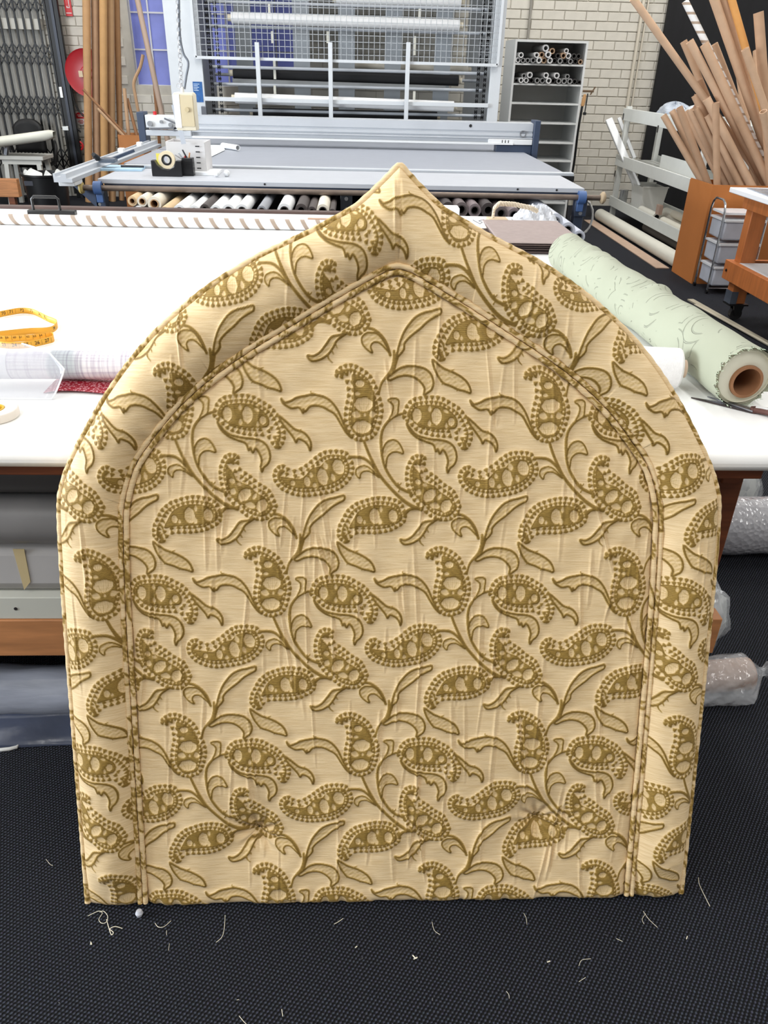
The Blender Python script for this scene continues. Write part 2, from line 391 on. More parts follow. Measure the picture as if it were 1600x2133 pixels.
    leaf([(985, 172), (1040, 128), (1095, 95), (1170, 80), (1280, 97), (1340, 142), (1362, 205), (1350, 258), (1318, 285), (1287, 303), (1290, 255), (1270, 218), (1230, 182), (1180, 160), (1120, 155), (1060, 168), (1005, 192)], vein=[(1060, 145), (1180, 118), (1290, 155), (1330, 215)])
    leaf([(1066, 465), (1078, 400), (1080, 352), (1055, 334), (1010, 336), (992, 350), (1022, 372), (1036, 400), (1026, 450), (1005, 498)], 14)
    leaf([(950, 790), (962, 715), (1000, 670), (1055, 664), (1097, 700), (1125, 768), (1070, 757), (1025, 765), (990, 805), (978, 880)], 14, vein=[(975, 780), (1010, 715), (1070, 705)])
    leaf(m4([(1270, 555), (1215, 500), (1222, 430), (1272, 396), (1350, 386), (1430, 430), (1540, 540), (1440, 475), (1380, 455), (1320, 462), (1282, 500)]), 12)
    leaf(m6([(790, 1105), (690, 1135), (580, 1160), (500, 1260), (420, 1355), (330, 1405), (252, 1400), (290, 1458), (350, 1466), (440, 1440), (530, 1380), (600, 1290), (650, 1205), (715, 1155)]))
    stem(m6([(525, 1385), (540, 1440), (590, 1490)]), 18, 5); stem(m6([(575, 1320), (605, 1380)]), 14, 5); stem(m6([(630, 1250), (655, 1300)]), 12, 5)
    leaf(m6([(1130, 1352), (1080, 1332), (1005, 1262), (980, 1185), (1010, 1130), (1080, 1098), (1200, 1120), (1290, 1225), (1355, 1345), (1270, 1265), (1200, 1220), (1135, 1228), (1105, 1280)]), 14, .22)
    leaf(m4([(470, 1375), (500, 1240), (560, 1090), (640, 975), (720, 895), (820, 845), (920, 822), (1045, 792), (1050, 850), (980, 890), (880, 950), (780, 1040), (650, 1140), (570, 1230), (560, 1310), (480, 1400)]), vein=m4([(540, 1230), (640, 1060), (780, 930), (980, 845)]))
    leaf(m5([(155, 905), (235, 960), (320, 1015), (440, 1060), (540, 1110), (620, 1170), (670, 1240), (688, 1322), (600, 1300), (510, 1280), (420, 1240), (310, 1200), (250, 1130), (190, 1030)]), vein=m5([(240, 1010), (400, 1110), (560, 1210)]))
    stem(m5([(400, 1045), (455, 1025)]), 14, 6); stem(m5([(310, 1195), (290, 1222)]), 12, 5); stem(m5([(505, 1278), (500, 1302)]), 12, 5)
    leaf(m3([(180, 615), (260, 715), (340, 775), (440, 805), (540, 822), (640, 830), (740, 850), (830, 905), (880, 1000), (885, 1100), (850, 1170), (800, 1212), (770, 1272), (756, 1200), (770, 1120), (740, 1025), (690, 962), (650, 1015), (620, 955), (595, 985), (555, 895), (450, 855), (330, 805), (230, 720)]))
    # the five paisleys
    paisley(m2([(150, 340), (150, 250), (215, 180), (290, 140), (440, 125), (520, 155), (640, 215), (750, 305), (810, 400), (860, 500), (910, 640), (945, 750), (960, 880), (935, 1010), (895, 1140), (820, 1280), (700, 1340), (530, 1360), (415, 1290), (330, 1170), (290, 1050), (290, 900), (310, 760), (340, 640), (335, 500), (320, 430), (265, 375)]),
            m2([(440, 300), (560, 335), (680, 425), (760, 540), (800, 700), (810, 850), (790, 1010), (740, 1130), (650, 1225), (560, 1230), (470, 1170), (425, 1060), (425, 900), (455, 700), (465, 550), (440, 420)]),
            B(m2, .5, [((560, 445), (150, 120), 0), ((622, 770), (300, 230), 0), ((600, 1125), (300, 210), 0)]),
            B(m2, .5, [((500, 920), (150, 110), .3), ((765, 915), (110, 110), -.3), ((520, 595), (90, 60), 0), ((640, 925), (40, 60), 0)]))
    paisley(m3([(115, 540), (140, 405), (190, 335), (240, 285), (350, 255), (540, 240), (690, 265), (800, 325), (880, 365), (940, 415), (1000, 480), (1045, 560), (1100, 680), (1115, 780), (1095, 880), (1055, 935), (1000, 985), (925, 935), (875, 860), (830, 812), (700, 805), (560, 795), (430, 765), (330, 735), (250, 665), (185, 610)]),
            m3([(240, 490), (300, 405), (450, 375), (650, 385), (760, 440), (850, 520), (880, 600), (850, 670), (700, 680), (540, 680), (400, 650), (290, 605)]),
            B(m3, .6, [((325, 510), (190, 130), -1.57), ((595, 520), (220, 145), -1.57), ((800, 590), (115, 100), -1.57)]),
            B(m3, .6, [((495, 420), (50, 80), 0), ((495, 610), (50, 90), 0), ((730, 638), (40, 80), 0), ((720, 450), (80, 40), .4)]))
    paisley(m4([(50, 520), (75, 440), (130, 385), (200, 365), (260, 400), (340, 435), (400, 425), (460, 395), (540, 340), (600, 295), (660, 240), (720, 205), (790, 175), (880, 165), (960, 165), (1040, 175), (1125, 215), (1160, 290), (1195, 360), (1200, 440), (1180, 520), (1140, 585), (1080, 655), (1010, 705), (950, 740), (870, 768), (760, 792), (620, 812), (480, 822), (350, 802), (270, 775), (190, 740), (125, 685), (70, 610)]),
            m4([(180, 545), (300, 560), (440, 570), (520, 520), (600, 430), (720, 400), (790, 330), (880, 292), (1000, 300), (1055, 380), (1055, 480), (1000, 560), (900, 620), (780, 660), (620, 690), (450, 690), (330, 670), (230, 620)]),
            B(m4, .6, [((970, 405), (205, 165), 1.2), ((750, 540), (230, 150), 1.35), ((535, 605), (140, 95), 1.4), ((335, 625), (80, 75), 1.4)]),
            B(m4, .6, [((790, 385), (70, 110), -.3), ((895, 540), (60, 110), -.3), ((640, 650), (60, 70), 0), ((590, 510), (50, 80), -.3)]))
    paisley(m5([(145, 740), (165, 655), (200, 595), (240, 515), (290, 440), (340, 395), (400, 350), (470, 322), (590, 283), (720, 258), (850, 262), (970, 285), (1065, 335), (1115, 425), (1145, 520), (1135, 605), (1085, 668), (990, 725), (930, 755), (820, 780), (700, 795), (560, 795), (430, 805), (375, 840), (335, 890), (295, 945), (225, 900), (160, 865), (145, 800)]),
            m5([(330, 705), (380, 600), (440, 500), (500, 450), (620, 400), (800, 390), (950, 420), (1010, 480), (1020, 560), (970, 620), (850, 655), (700, 668), (500, 680), (400, 695)]),
            B(m5, .6, [((680, 540), (215, 150), 1.5), ((940, 535), (175, 130), 1.4), ((470, 590), (115, 90), 1.4)]),
            B(m5, .6, [((770, 440), (45, 90), 0), ((760, 610), (60, 90), 0), ((540, 620), (40, 60), 0)]))
    paisley(m6([(310, 400), (345, 315), (390, 250), (470, 218), (585, 240), (605, 300), (595, 390), (645, 445), (745, 505), (825, 575), (905, 635), (975, 675), (1037, 735), (1078, 830), (1118, 930), (1098, 1005), (1025, 1098), (940, 1145), (820, 1145), (680, 1098), (595, 1035), (525, 965), (455, 905), (372, 800), (325, 690), (300, 580), (297, 480)]),
            m6([(420, 420), (500, 480), (560, 600), (720, 660), (800, 740), (900, 800), (970, 860), (980, 950), (930, 1020), (840, 1010), (720, 970), (620, 910), (540, 860), (480, 770), (430, 650), (412, 530)]),
            B(m6, .6, [((655, 785), (210, 150), 2.4), ((890, 930), (185, 150), 2.1), ((490, 600), (90, 80), .5)]),
            B(m6, .6, [((500, 740), (90, 90), .4), ((735, 925), (150, 90), .2), ((800, 800), (50, 100), .5), ((590, 640), (70, 50), .3)]))
    v = T.v
    def blur(v):
        # half-drop wrap: rows past the end continue shifted by half a repeat
        h = s = v
        up = np.vstack([np.roll(v[-1:], -(T.nx//2), 1), v[:-1]]); dn = np.vstack([v[1:], np.roll(v[:1], T.nx//2, 1)])
        s = (up+2*v+dn)/4
        return (np.roll(s, 1, 1)+2*s+np.roll(s, -1, 1))/4
    return blur(v)
def sample_tile(v, X, Y):
    """value of the weave at tile coordinates X, Y (arrays), half-drop repeat, bilinear"""
    ny, nx = v.shape
    j = np.floor(Y/TH); y = Y-j*TH; x = np.mod(X-j*TW/2, TW)
    fx, fy = x/TW*nx-.5, y/TH*ny-.5
    x0 = np.floor(fx).astype(int); y0 = np.clip(np.floor(fy).astype(int), 0, ny-1); ax, ay = fx-x0, np.clip(fy-y0, 0, 1)
    y1 = np.minimum(y0+1, ny-1); x0, x1 = x0 % nx, (x0+1) % nx
    return (v[y0, x0]*(1-ax)+v[y0, x1]*ax)*(1-ay)+(v[y1, x0]*(1-ax)+v[y1, x1]*ax)*ay
# ================================================================ the headboard
LEAN = math.radians(18); B0 = Vector((.0714, .926, 0)); TK = .092       # lean, foot of the front plane, thickness
OUT_H = [(.582, 0), (.582, .25), (.582, .5), (.581, .66), (.577, .787), (.568, .832), (.55, .874), (.521, .924), (.4875, .977), (.4466, 1.0315), (.4028, 1.0803),
         (.3604, 1.118), (.3186, 1.1508), (.2736, 1.1803), (.2288, 1.2062), (.185, 1.2268), (.1412, 1.2473), (.1055, 1.266), (.07, 1.286), (.039, 1.3125), (.017, 1.3335), (.0, 1.351)]
INN_H = [(.4765, 0), (.4765, .25), (.476, .5), (.475, .62), (.4715, .735), (.4655, .80), (.444, .8635), (.41, .9115), (.3656, .963), (.31, 1.0115), (.247, 1.0555), (.185, 1.093),
         (.11, 1.138), (.055, 1.169), (.02, 1.187), (.0, 1.192)]
def halfcurve(P): return spline(P, 24, False)
oh, ih = halfcurve(OUT_H), halfcurve(INN_H)
oh[:, 0] = np.maximum(oh[:, 0], 0); ih[:, 0] = np.maximum(ih[:, 0], 0)
def arclen(c): return np.concatenate([[0], np.cumsum(np.hypot(*(c[1:]-c[:-1]).T))])
def half_param(c, spring):
    L = arclen(c); ks = np.interp(spring, c[:200, 1] if False else c[:, 1], L)
    def f(lam):
        lam = np.asarray(lam, float)
        l = np.where(lam < .45, lam/.45*ks, ks+(lam-.45)/.55*(L[-1]-ks))
        return np.stack([np.interp(l, L, c[:, 0]), np.interp(l, L, c[:, 1])], -1)
    return f
fo, fi = half_param(oh, .787), half_param(ih, .735)
def full(f, lam):                      # lam 0..2: right foot, tip, left foot
    p = f(np.where(lam <= 1, lam, 2-lam)); p[..., 0] *= np.where(lam <= 1, 1, -1); return p
weave = build_tile()
TXS, TYS = TW/.3195, TH/.3150
def weave_at(s, t): return sample_tile(weave, 555+(s+.1039)*TXS, 140-(t-1.0235)*TYS)
def fabric_mesh(name, V, F, w, mat, parent, label=None):
    """V (n,3) local, F (m,4), w (n,) amount of the olive weft at each point"""
    me = bpy.data.meshes.new(name); n, k = len(V), len(F)
    me.vertices.add(n); me.vertices.foreach_set('co', np.ascontiguousarray(V, np.float32).ravel())
    me.loops.add(k*4); me.loops.foreach_set('vertex_index', np.ascontiguousarray(F, np.int32).ravel())
    me.polygons.add(k); me.polygons.foreach_set('loop_start', np.arange(0, k*4, 4, dtype=np.int32))
    me.update(calc_edges=True); me.validate()
    at_ = me.attributes.new('weave', 'FLOAT', 'POINT'); at_.data.foreach_set('value', np.ascontiguousarray(w, np.float32))
    me.materials.append(mat); me.shade_smooth()
    o = bpy.data.objects.new(name, me); col.objects.link(o); o.parent = parent
    if label: o['label'] = label
    return o
def quads(nr, nc):
    a = np.arange(nr*nc).reshape(nr, nc); return np.stack([a[:-1, :-1], a[:-1, 1:], a[1:, 1:], a[1:, :-1]], -1).reshape(-1, 4)
def cloth_material():
    mt = bpy.data.materials.new('paisley_brocade'); mt.use_nodes = True; N = mt.node_tree.nodes; L = mt.node_tree.links; b = N['Principled BSDF']
    b.inputs['Roughness'].default_value = .62; b.inputs['Specular IOR Level'].default_value = .28
    b.inputs['Sheen Weight'].default_value = .12; b.inputs['Sheen Roughness'].default_value = .4
    a = N.new('ShaderNodeAttribute'); a.attribute_name = 'weave'
    tc = N.new('ShaderNodeTexCoord')
    mp = N.new('ShaderNodeMapping'); mp.inputs['Scale'].default_value = (26, 26, 620); L.new(tc.outputs['Object'], mp.inputs[0])
    n = N.new('ShaderNodeTexNoise'); n.inputs['Scale'].default_value = 1; n.inputs['Detail'].default_value = 3; L.new(mp.outputs[0], n.inputs['Vector'])
    base = N.new('ShaderNodeMixRGB'); base.inputs[1].default_value = lin((221, 190, 141)); base.inputs[2].default_value = lin((240, 213, 169)); 
    r = N.new('ShaderNodeValToRGB'); r.color_ramp.elements[0].position = .3; r.color_ramp.elements[1].position = .66; L.new(n.outputs['Fac'], r.inputs[0]); L.new(r.outputs[0], base.inputs[0])
    mp2 = N.new('ShaderNodeMapping'); mp2.inputs['Scale'].default_value = (180, 180, 700); L.new(tc.outputs['Object'], mp2.inputs[0])
    n2 = N.new('ShaderNodeTexNoise'); n2.inputs['Scale'].default_value = 1; n2.inputs['Detail'].default_value = 2; L.new(mp2.outputs[0], n2.inputs['Vector'])
    rp = N.new('ShaderNodeValToRGB'); e_ = rp.color_ramp.elements                       # thin weft floats are pale, packed weft dark
    e_[0].position = .0; e_[0].color = lin((206, 176, 118)); e_[1].position = 1.; e_[1].color = lin((110, 83, 32))
    for p_, c_ in ((.45, (188, 156, 96)), (.72, (158, 128, 64)), (.84, (138, 108, 48))): n_ = e_.new(p_); n_.color = lin(c_)
    L.new(a.outputs['Fac'], rp.inputs[0])
    tex = N.new('ShaderNodeMixRGB'); tex.blend_type = 'OVERLAY'; tex.inputs[0].default_value = .45; L.new(rp.outputs[0], tex.inputs[1]); L.new(n2.outputs['Fac'], tex.inputs[2])
    st = N.new('ShaderNodeMath'); st.operation = 'SMOOTH_MIN'; st.operation = 'MULTIPLY'; st.inputs[1].default_value = 2.6; st.use_clamp = True; L.new(a.outputs['Fac'], st.inputs[0])
    mx = N.new('ShaderNodeMixRGB'); L.new(st.outputs[0], mx.inputs[0]); L.new(base.outputs[0], mx.inputs[1]); L.new(tex.outputs[0], mx.inputs[2]); L.new(mx.outputs[0], b.inputs['Base Color'])
    ad = N.new('ShaderNodeMath'); ad.operation = 'MULTIPLY_ADD'; L.new(n.outputs['Fac'], ad.inputs[0]); ad.inputs[1].default_value = .6; L.new(n2.outputs['Fac'], ad.inputs[2])
    bp = N.new('ShaderNodeBump'); bp.inputs['Strength'].default_value = .35; bp.inputs['Distance'].default_value = .0012; L.new(ad.outputs[0], bp.inputs['Height']); L.new(bp.outputs[0], b.inputs['Normal'])
    return mt
CLOTH = cloth_material()
board = thing('headboard', 'pointed arch headboard upholstered in cream and olive paisley brocade', 'headboard', B0)
board.rotation_euler = (-LEAN, 0, 0)
rs = np.random.RandomState(7)
def relief(w, s=None, t=None):
    """the woven figures stand proud, with a stitched furrow along their outlines"""
    return .0008*np.clip(w, 0, 1)
WB = weave.copy()
def wrapblur(v, n):
    for _ in range(n):
        u = np.vstack([np.roll(v[-1:], -(v.shape[1]//2), 1), v[:-1]]); d = np.vstack([v[1:], np.roll(v[:1], v.shape[1]//2, 1)]); v = (u+2*v+d)/4; v = (np.roll(v, 1, 1)+2*v+np.roll(v, -1, 1))/4
    return v
WB1 = wrapblur(WB, 40); WB1 = WB1/WB1.max(); WB2 = wrapblur(WB1, 160)
def quilt(S, T):                        # soft padding: cloth pillows between and over the woven figures
    X, Y = 555+(S+.1039)*TXS, 140-(T-1.0235)*TYS
    return .0014*(sample_tile(WB1, X, Y)-.35)+.004*(sample_tile(WB2, X, Y)-.3)
def foot_round(t, r=.018):
    q = np.clip((r-t)/r, 0, 1); return r*(1-np.sqrt(np.maximum(0, 1-q*q)))
def pack(s, d, t):
    t = np.maximum(t, np.maximum(0, -d)*math.tan(LEAN)+.0015)
    return np.stack([s, -d, t], -1).reshape(-1, 3)
def ridges(n, s_rng, t_rng, seed):
    r = np.random.RandomState(seed)
    return [(r.uniform(*s_rng), r.uniform(*t_rng), r.uniform(.03, .11), r.normal(0, .09), r.uniform(.0012, .0032), r.uniform(.0014, .0026)) for _ in range(n)]
def pucker(S, T, lst):
    """stitched-through tension lines: a thin ridge with a shadowed furrow beside it"""
    h = np.zeros_like(S)
    for s0, t0, ln, slope, amp, wd in lst:
        x = S-s0-slope*(T-t0); e = np.clip(1-((T-t0)/ln)**2, 0, 1)**.7
        mk = (np.abs(x) < .012) & (e > 0)
        if mk.any():
            xx = x[mk]; h[mk] += e[mk]*amp*(np.exp(-(xx/wd)**2)-.7*np.exp(-((xx-2.2*wd)/(1.3*wd))**2))
    return h
def soft(S, T, k):
    return .0013*np.sin(S*31+2*np.sin(T*9+k)+k)*np.sin(T*17+k)+.0009*np.sin(S*73+3*np.sin(T*21))*np.sin(T*6+1)
TUFTS = [(-.2535+.0, .152), (.2860, .170)]
# -- centre panel
step = .0014
hT = np.argsort(ih[:, 1], kind='stable'); tt = np.arange(0, 1.1915, step); hw = np.interp(tt, ih[hT, 1], ih[hT, 0])
nc = int(.953/step)+1; uu = np.linspace(-1, 1, nc)
S = uu[None, :]*hw[:, None]; T = np.repeat(tt[:, None], nc, 1)
slope = np.gradient(hw, tt); e = (hw[:, None]-np.abs(S))/np.sqrt(1+np.minimum(slope**2, 9))[:, None]
w = weave_at(S, T)
D = .016*(1-np.exp(-e/.014))-.005+(soft(S, T, .4)+quilt(S, T))*np.clip(e/.03, 0, 1)+relief(w)
D += pucker(S, T, ridges(150, (-.46, .46), (.05, 1.1), 3))*np.clip(e/.02, 0, 1)
D += .0016*np.sin(S*260+5*np.sin(T*12))*np.exp(-e/.03)*.6
for s0, t0 in TUFTS:
    q = np.hypot(S-s0, (T-t0)*1.05); an = np.arctan2(T-t0, S-s0)
    D -= .022*np.exp(-(q/.018)**1.2)+.016*np.exp(-(q/.06)**1.6); D += .0030*np.sin(an*9+1)*np.exp(-((q-.028)/.018)**2)
D -= foot_round(T)
fabric_mesh('centre_panel', pack(S, D, T), quads(*S.shape), w.ravel(), CLOTH, board, 'flat paisley centre panel')
# -- padded border roll
nl = int(3.32/.0015); lam = np.linspace(0, 2, nl); Pi, Po = full(fi, lam), full(fo, lam); nb = 104
bb = (1-np.cos(np.linspace(0, math.pi, nb)))/2*.55+np.linspace(0, 1, nb)*.45
S = Pi[:, None, 0]*(1-bb)+Po[:, None, 0]*bb; T = Pi[:, None, 1]*(1-bb)+Po[:, None, 1]*bb
w = weave_at(S*1.06, T)
pad = np.clip(4*bb*(1-bb), 0, 1)**np.where(bb < .5, .9-.3*np.clip(bb*2, 0, 1), .6)
foot = np.clip(.30+.70*T/.09, 0, 1); D = .036*pad[None, :]*foot-.004*(1-bb)[None, :]+(soft(S, T, 2.1)+quilt(S*1.06, T)*.8)*pad[None, :]+relief(w)
mit = np.exp(-(S/.0028)**2)*(T > 1.15); D -= .003*mit*pad[None, :]
lamg = np.repeat(lam[:, None], nb, 1)
D += .0016*np.sin(lamg*170+4*np.sin(lamg*23))*(np.sin(lamg*41+1) > -.2)*np.exp(-((bb-.12)/.13)**2)[None, :]*(T > .72)
D += pucker(S, T, ridges(46, (-.57, .57), (.55, 1.3), 9))*pad[None, :]
D -= foot_round(T)
fabric_mesh('border_roll', pack(S, D, T), quads(*S.shape)[:, ::-1], w.ravel(), CLOTH, board, 'padded paisley border roll')
# -- side band round the edge
nl2 = 1100; lam = np.linspace(0, 2, nl2); Po = full(fo, lam)
dv = np.linspace(0, -TK, 12); S = np.repeat(Po[:, None, 0], 12, 1); T = np.repeat(Po[:, None, 1], 12, 1); D = np.repeat(dv[None, :], nl2, 0)
fabric_mesh('side_band', pack(S, D, T), quads(nl2, 12), weave_at(S*1.06+D*.6, T-D).ravel(), CLOTH, board)
# -- corded piping: one cord round the edge, a double cord between border and centre
def cord(name, f, off, dd, r, seed, label):
    n = 900; k = 10; lam = np.linspace(.0055, 1.9945, n); P = full(f, lam)
    tan = np.gradient(P, axis=0); ln = np.hypot(*tan.T)[:, None]+1e-9; tan /= ln; nor = np.stack([tan[:, 1], -tan[:, 0]], 1)
    C = P+nor*off; a = np.linspace(0, 2*math.pi, k+1)
    L = arclen(C)
    rr = r*(1+.06*np.sin(L*260+3*np.sin(L*31)))[:, None]
    S = C[:, 0:1]+nor[:, 0:1]*np.cos(a)*rr; T = C[:, 1:2]+nor[:, 1:2]*np.cos(a)*rr; D = dd+np.sin(a)[None, :]*rr+0*S
    wv = weave_at(L[:, None]*.8+a*r*.7+seed, L[:, None]*.62-a*r*.8+seed*.37)
    o = fabric_mesh(name, pack(S, D, T), quads(n, k+1), wv.ravel(), CLOTH, board, label)
cord('piping', fo, .001, .0015, .0062, .11, 'corded piping round the outer edge')
cord('welt', fi, .0052, .0062, .0049, .43, 'cord of the double welt, border side')
cord('welt', fi, -.0050, .0062, .0049, .77, 'cord of the double welt, centre side')
# -- back panel, tuft stitches and a foot glide
pts = full(fo, np.linspace(0, 2, 160)); mb = MB(); vs = [(x, TK-.001, max(t, TK*math.tan(LEAN)+.002)) for x, t in pts]; mb.add(vs, [tuple(range(len(vs)))])
o = bpy.data.objects.new('back_panel', mesh_of('back_panel', mb, M('calico', (196, 186, 164), .9))); col.objects.link(o); o.parent = board
for (s0, t0), dk in zip(TUFTS, ((30, 24, 16), (70, 48, 22))):
    mb = MB().lathe([(.0005, .0022), (.0032, .0016), (.0042, 0), (.004, -.003)], (s0, .0255, t0), (0, -1, 0), 14)
    mb.sweep([(s0+.009, .018, t0+.004), (s0+.0095, .016, t0), (s0+.009, .018, t0-.005)], .0009, 6)
    o = bpy.data.objects.new('tuft_stitch', mesh_of('tuft_stitch', mb, M('tuft_dark%d' % dk[0], dk, .8))); col.objects.link(o); o.parent = board; o['label'] = 'dark stitched tuft at bottom of dimple'
mb = MB().lathe([(.0003, -.007), (.005, -.006), (.0075, 0), (.005, .006), (.0003, .007)], (0, 0, 0), (0, 0, 1), 16)
g = at(290, 1902, z=.008); g = g-B0
gl = Vector((g.x, g.y*math.cos(LEAN)-g.z*math.sin(LEAN), g.y*math.sin(LEAN)+g.z*math.cos(LEAN)))
o = bpy.data.objects.new('foot_glide', mesh_of('foot_glide', mb, M('glide_white', (196, 198, 206), .35, vary=.15))); col.objects.link(o); o.parent = board; o.location = gl; o['label'] = 'small white plastic foot glide under left welt'
# ================================================================ the big white cutting table
TZ = .80
wood = M('table_timber', (122, 66, 36), .55, vary=.35, scale=3.5, stretch=(1.5, 18, 18), bump=.1)
pine = M('pale_timber', (196, 134, 86), .55, vary=.25, scale=3, stretch=(2, 16, 16))
felt = M('white_table_cover', (244, 243, 241), .55, vary=.02, scale=30, spec=.3)
kraft = M('kraft', (186, 150, 112), .8, vary=.12)
TX0, TX1, TY0, TY1 = -3.4, .972, 1.283, 4.0
tb = thing('cutting_table', 'long white padded cutting table on timber legs behind the headboard', 'table', (-1.2, 2.6, 0))
part('table_top', MB().box((TX0, TY0, TZ-.034), (TX1, TY1, TZ)), felt, tb, 'white cloth covered top', bev=.014)
part('apron', MB().box((TX0+.2, TY0+.03, TZ-.062), (.80, TY0+.10, TZ-.035)), wood, tb, bev=.003)
part('apron', MB().box((TX0+.2, TY1-.10, TZ-.11), (.80, TY1-.04, TZ-.035)), wood, tb, bev=.003)
part('apron', MB().box((.76, TY0+.10, TZ-.11), (.80, TY1-.10, TZ-.035)), wood, tb, bev=.003)
for x in (TX0+.3, .745):
    for y in (1.45, TY1-.16): part('leg', MB().box((x, y, 0), (x+.1, y+.1, TZ-.035)), wood, tb, bev=.003)
part('front_rail', MB().box((TX0+.1, 1.40, .222), (.862, 1.445, .325)), pine, tb, 'knotty pale timber rail', bev=.002)
part('back_rail', MB().box((TX0+.1, TY1-.2, .222), (.862, TY1-.161, .325)), pine, tb, bev=.002)
part('cross_rail', MB().box((.80, 1.446, .235), (.858, TY1-.205, .320)), pine, tb, bev=.002)
part('lower_shelf', MB().box((TX0+.15, 1.405, .3255), (.66, TY1-.25, .385)), M('shelf_cream', (206, 206, 196), .5), tb, 'cream board shelf', bev=.002)
for dx, dz in ((-.015, .0), (-.02, -.03), (-.018, -.055)): part('pencil_mark', MB().box((.8625, 1.425+dx*.2, .30+dz), (.8632, 1.432+dx*.2, .303+dz)), M('ink', (40, 34, 34), .6), tb)
part('screw_dot', MB().cyl((-.755, 1.4035, .355), (-.755, 1.4055, .355), .004, n=8), M('ink', (40, 34, 34), .6), tb)
# ---- bolts and rolls stored under the table (left of the headboard)
vinyl = M('dark_vinyl', (82, 80, 80), .38, vary=.15, scale=6, bump=.15, bscale=14)
def lie(name, x0, x1, y, z, r, mat, label, core=.45, ext=.015, wob=0, pn='wound_vinyl'):
    return roll(name, (x0, y, z), (x1, y+wob, z), r, mat, label, 'roll', core, None, ext, part_name=pn)
lie('vinyl_roll', -2.9, .55, 1.46, .680, .052, vinyl, 'dark charcoal vinyl roll directly under the table apron')
lie('vinyl_roll', -2.9, .55, 1.435, .574, .055, M('grey_vinyl', (128, 126, 126), .4, vary=.15, scale=6, bump=.12, bscale=14), 'mid grey vinyl roll sagging beneath the darkest one')
t = thing('paper_bolt', 'pale grey paper bolt with a strip of masking tape, on the shelf', 'roll', (-1.2, 1.45, .385))
part('paper', MB().box((-2.9, 1.418, .3855), (.55, 1.62, .517)), M('pale_grey_paper', (186, 183, 182), .6, vary=.04), t, bev=.03)
a = at(33, 1128, Y=1.414); b = at(33, 1226, Y=1.414)
part('masking_tape', MB().prism([(a.x-.012, .506), (a.x+.012, .506), (a.x+.008, .42), (a.x-.010, .398)], (0, 1.4175, 0), (1, 0, 0), (0, 0, 1), .0012), M('masking', (206, 186, 142), .7), t, 'curling strip of masking tape')
lie('grey_lining_roll', -2.8, .5, 1.75, .60, .06, vinyl, 'charcoal roll at the back of the table shelf')
lie('black_vinyl_roll', -2.9, .5, 1.62, .147, .055, M('black_vinyl', (34, 32, 32), .4), 'black vinyl roll in the dark gap under the rail')
poly = M('grey_polythene', (142, 146, 158), .22, vary=.2, scale=5, stretch=(1, 6, 6), bump=.35, bscale=12)
t = thing('wrapped_roll', 'grey polythene wrapped roll lying on the carpet under the table', 'roll', (-1.2, 1.46, 0))
def wrapfn(u, v):
    a = u*2*math.pi; x = -2.6+v*3.1; r = .066+.003*math.sin(a*5+x*9)+.002*math.sin(x*37+a*3)
    return (x, 1.446+r*math.cos(a), .069+r*math.sin(a))
part('polythene', MB().grid(wrapfn, 32, 60, True), poly, t, smooth=0 or 60)
navy = M('navy_polythene', (62, 68, 86), .2, vary=.3, scale=8, bump=.4, bscale=16)
def skirt(u, v):
    x = -2.6+v*3.1; a = u; yy = 1.385-.055*a-.004*math.sin(x*21); zz = .055*(1-a)**1.4+.003+.004*math.sin(x*17+a*4)*a*(1-a)*4
    return (x, yy, zz)
m_ = MB().grid(skirt, 9, 70); part('loose_wrap', m_, navy, t, 'dark loose flap of the wrapping').modifiers.new('thick', 'SOLIDIFY').thickness = .002
pts = [at(x, y, z=.004) for x, y in ((-30, 1560), (0, 1562), (20, 1560), (35, 1556), (40, 1550))]
solo('paper_offcut', MB().sweep(pts, [.004, .0045, .0045, .004, .002], 8), M('strip_white', (218, 218, 214), .6), 'curled white paper strip on carpet by the wrapped roll', 'offcut')
# ---- bubble-wrap rolls on the floor, right
def clear_mat(name, tint, rough, fac, bscale, bdist, vor):
    mt = bpy.data.materials.new(name); mt.use_nodes = True; N = mt.node_tree.nodes; L = mt.node_tree.links; b = N['Principled BSDF']
    b.inputs['Base Color'].default_value = lin(tint); b.inputs['Roughness'].default_value = rough; b.inputs['Alpha'].default_value = fac
    b.inputs['Specular IOR Level'].default_value = .9; b.inputs['Coat Weight'].default_value = .6; b.inputs['Coat Roughness'].default_value = .08
    tc = N.new('ShaderNodeTexCoord'); n = N.new('ShaderNodeTexVoronoi' if vor else 'ShaderNodeTexNoise'); n.inputs['Scale'].default_value = bscale
    L.new(tc.outputs['Object'], n.inputs['Vector']); bp = N.new('ShaderNodeBump'); bp.inputs['Strength'].default_value = .8; bp.inputs['Distance'].default_value = bdist
    L.new(n.outputs[0], bp.inputs['Height']); L.new(bp.outputs[0], b.inputs['Normal']); L.new(bp.outputs[0], b.inputs['Coat Normal'])
    return mt
bubble = clear_mat('bubble_wrap', (178, 176, 180), .16, 1., 62, .004, True)
clear = clear_mat('clear_wrap', (214, 216, 220), .12, .38, 22, .02, False)
t = thing('bubble_wrap_roll', 'thick clear bubble wrap roll on the carpet beside the table leg', 'roll', (1.5, 2.25, 0))
def bub(u, v):
    a = u*2*math.pi; x = .95+v*1.25; r = .099+.003*math.sin(a*3+x*11)+.0025*math.sin(x*31)
    return (x, 2.20+r*math.cos(a), .104+r*math.sin(a))
part('bubble_film', MB().grid(bub, 40, 30, True), bubble, t); part('core_tube', MB().pipe((.94, 2.20, .104), (2.21, 2.20, .104), .04, .034), kraft, t)
part('wound_layers', MB().pipe((.953, 2.20, .104), (.957, 2.20, .104), 0.094, .041), bubble, t); part('wound_layers', MB().pipe((2.193, 2.20, .104), (2.197, 2.20, .104), 0.094, .041), bubble, t)
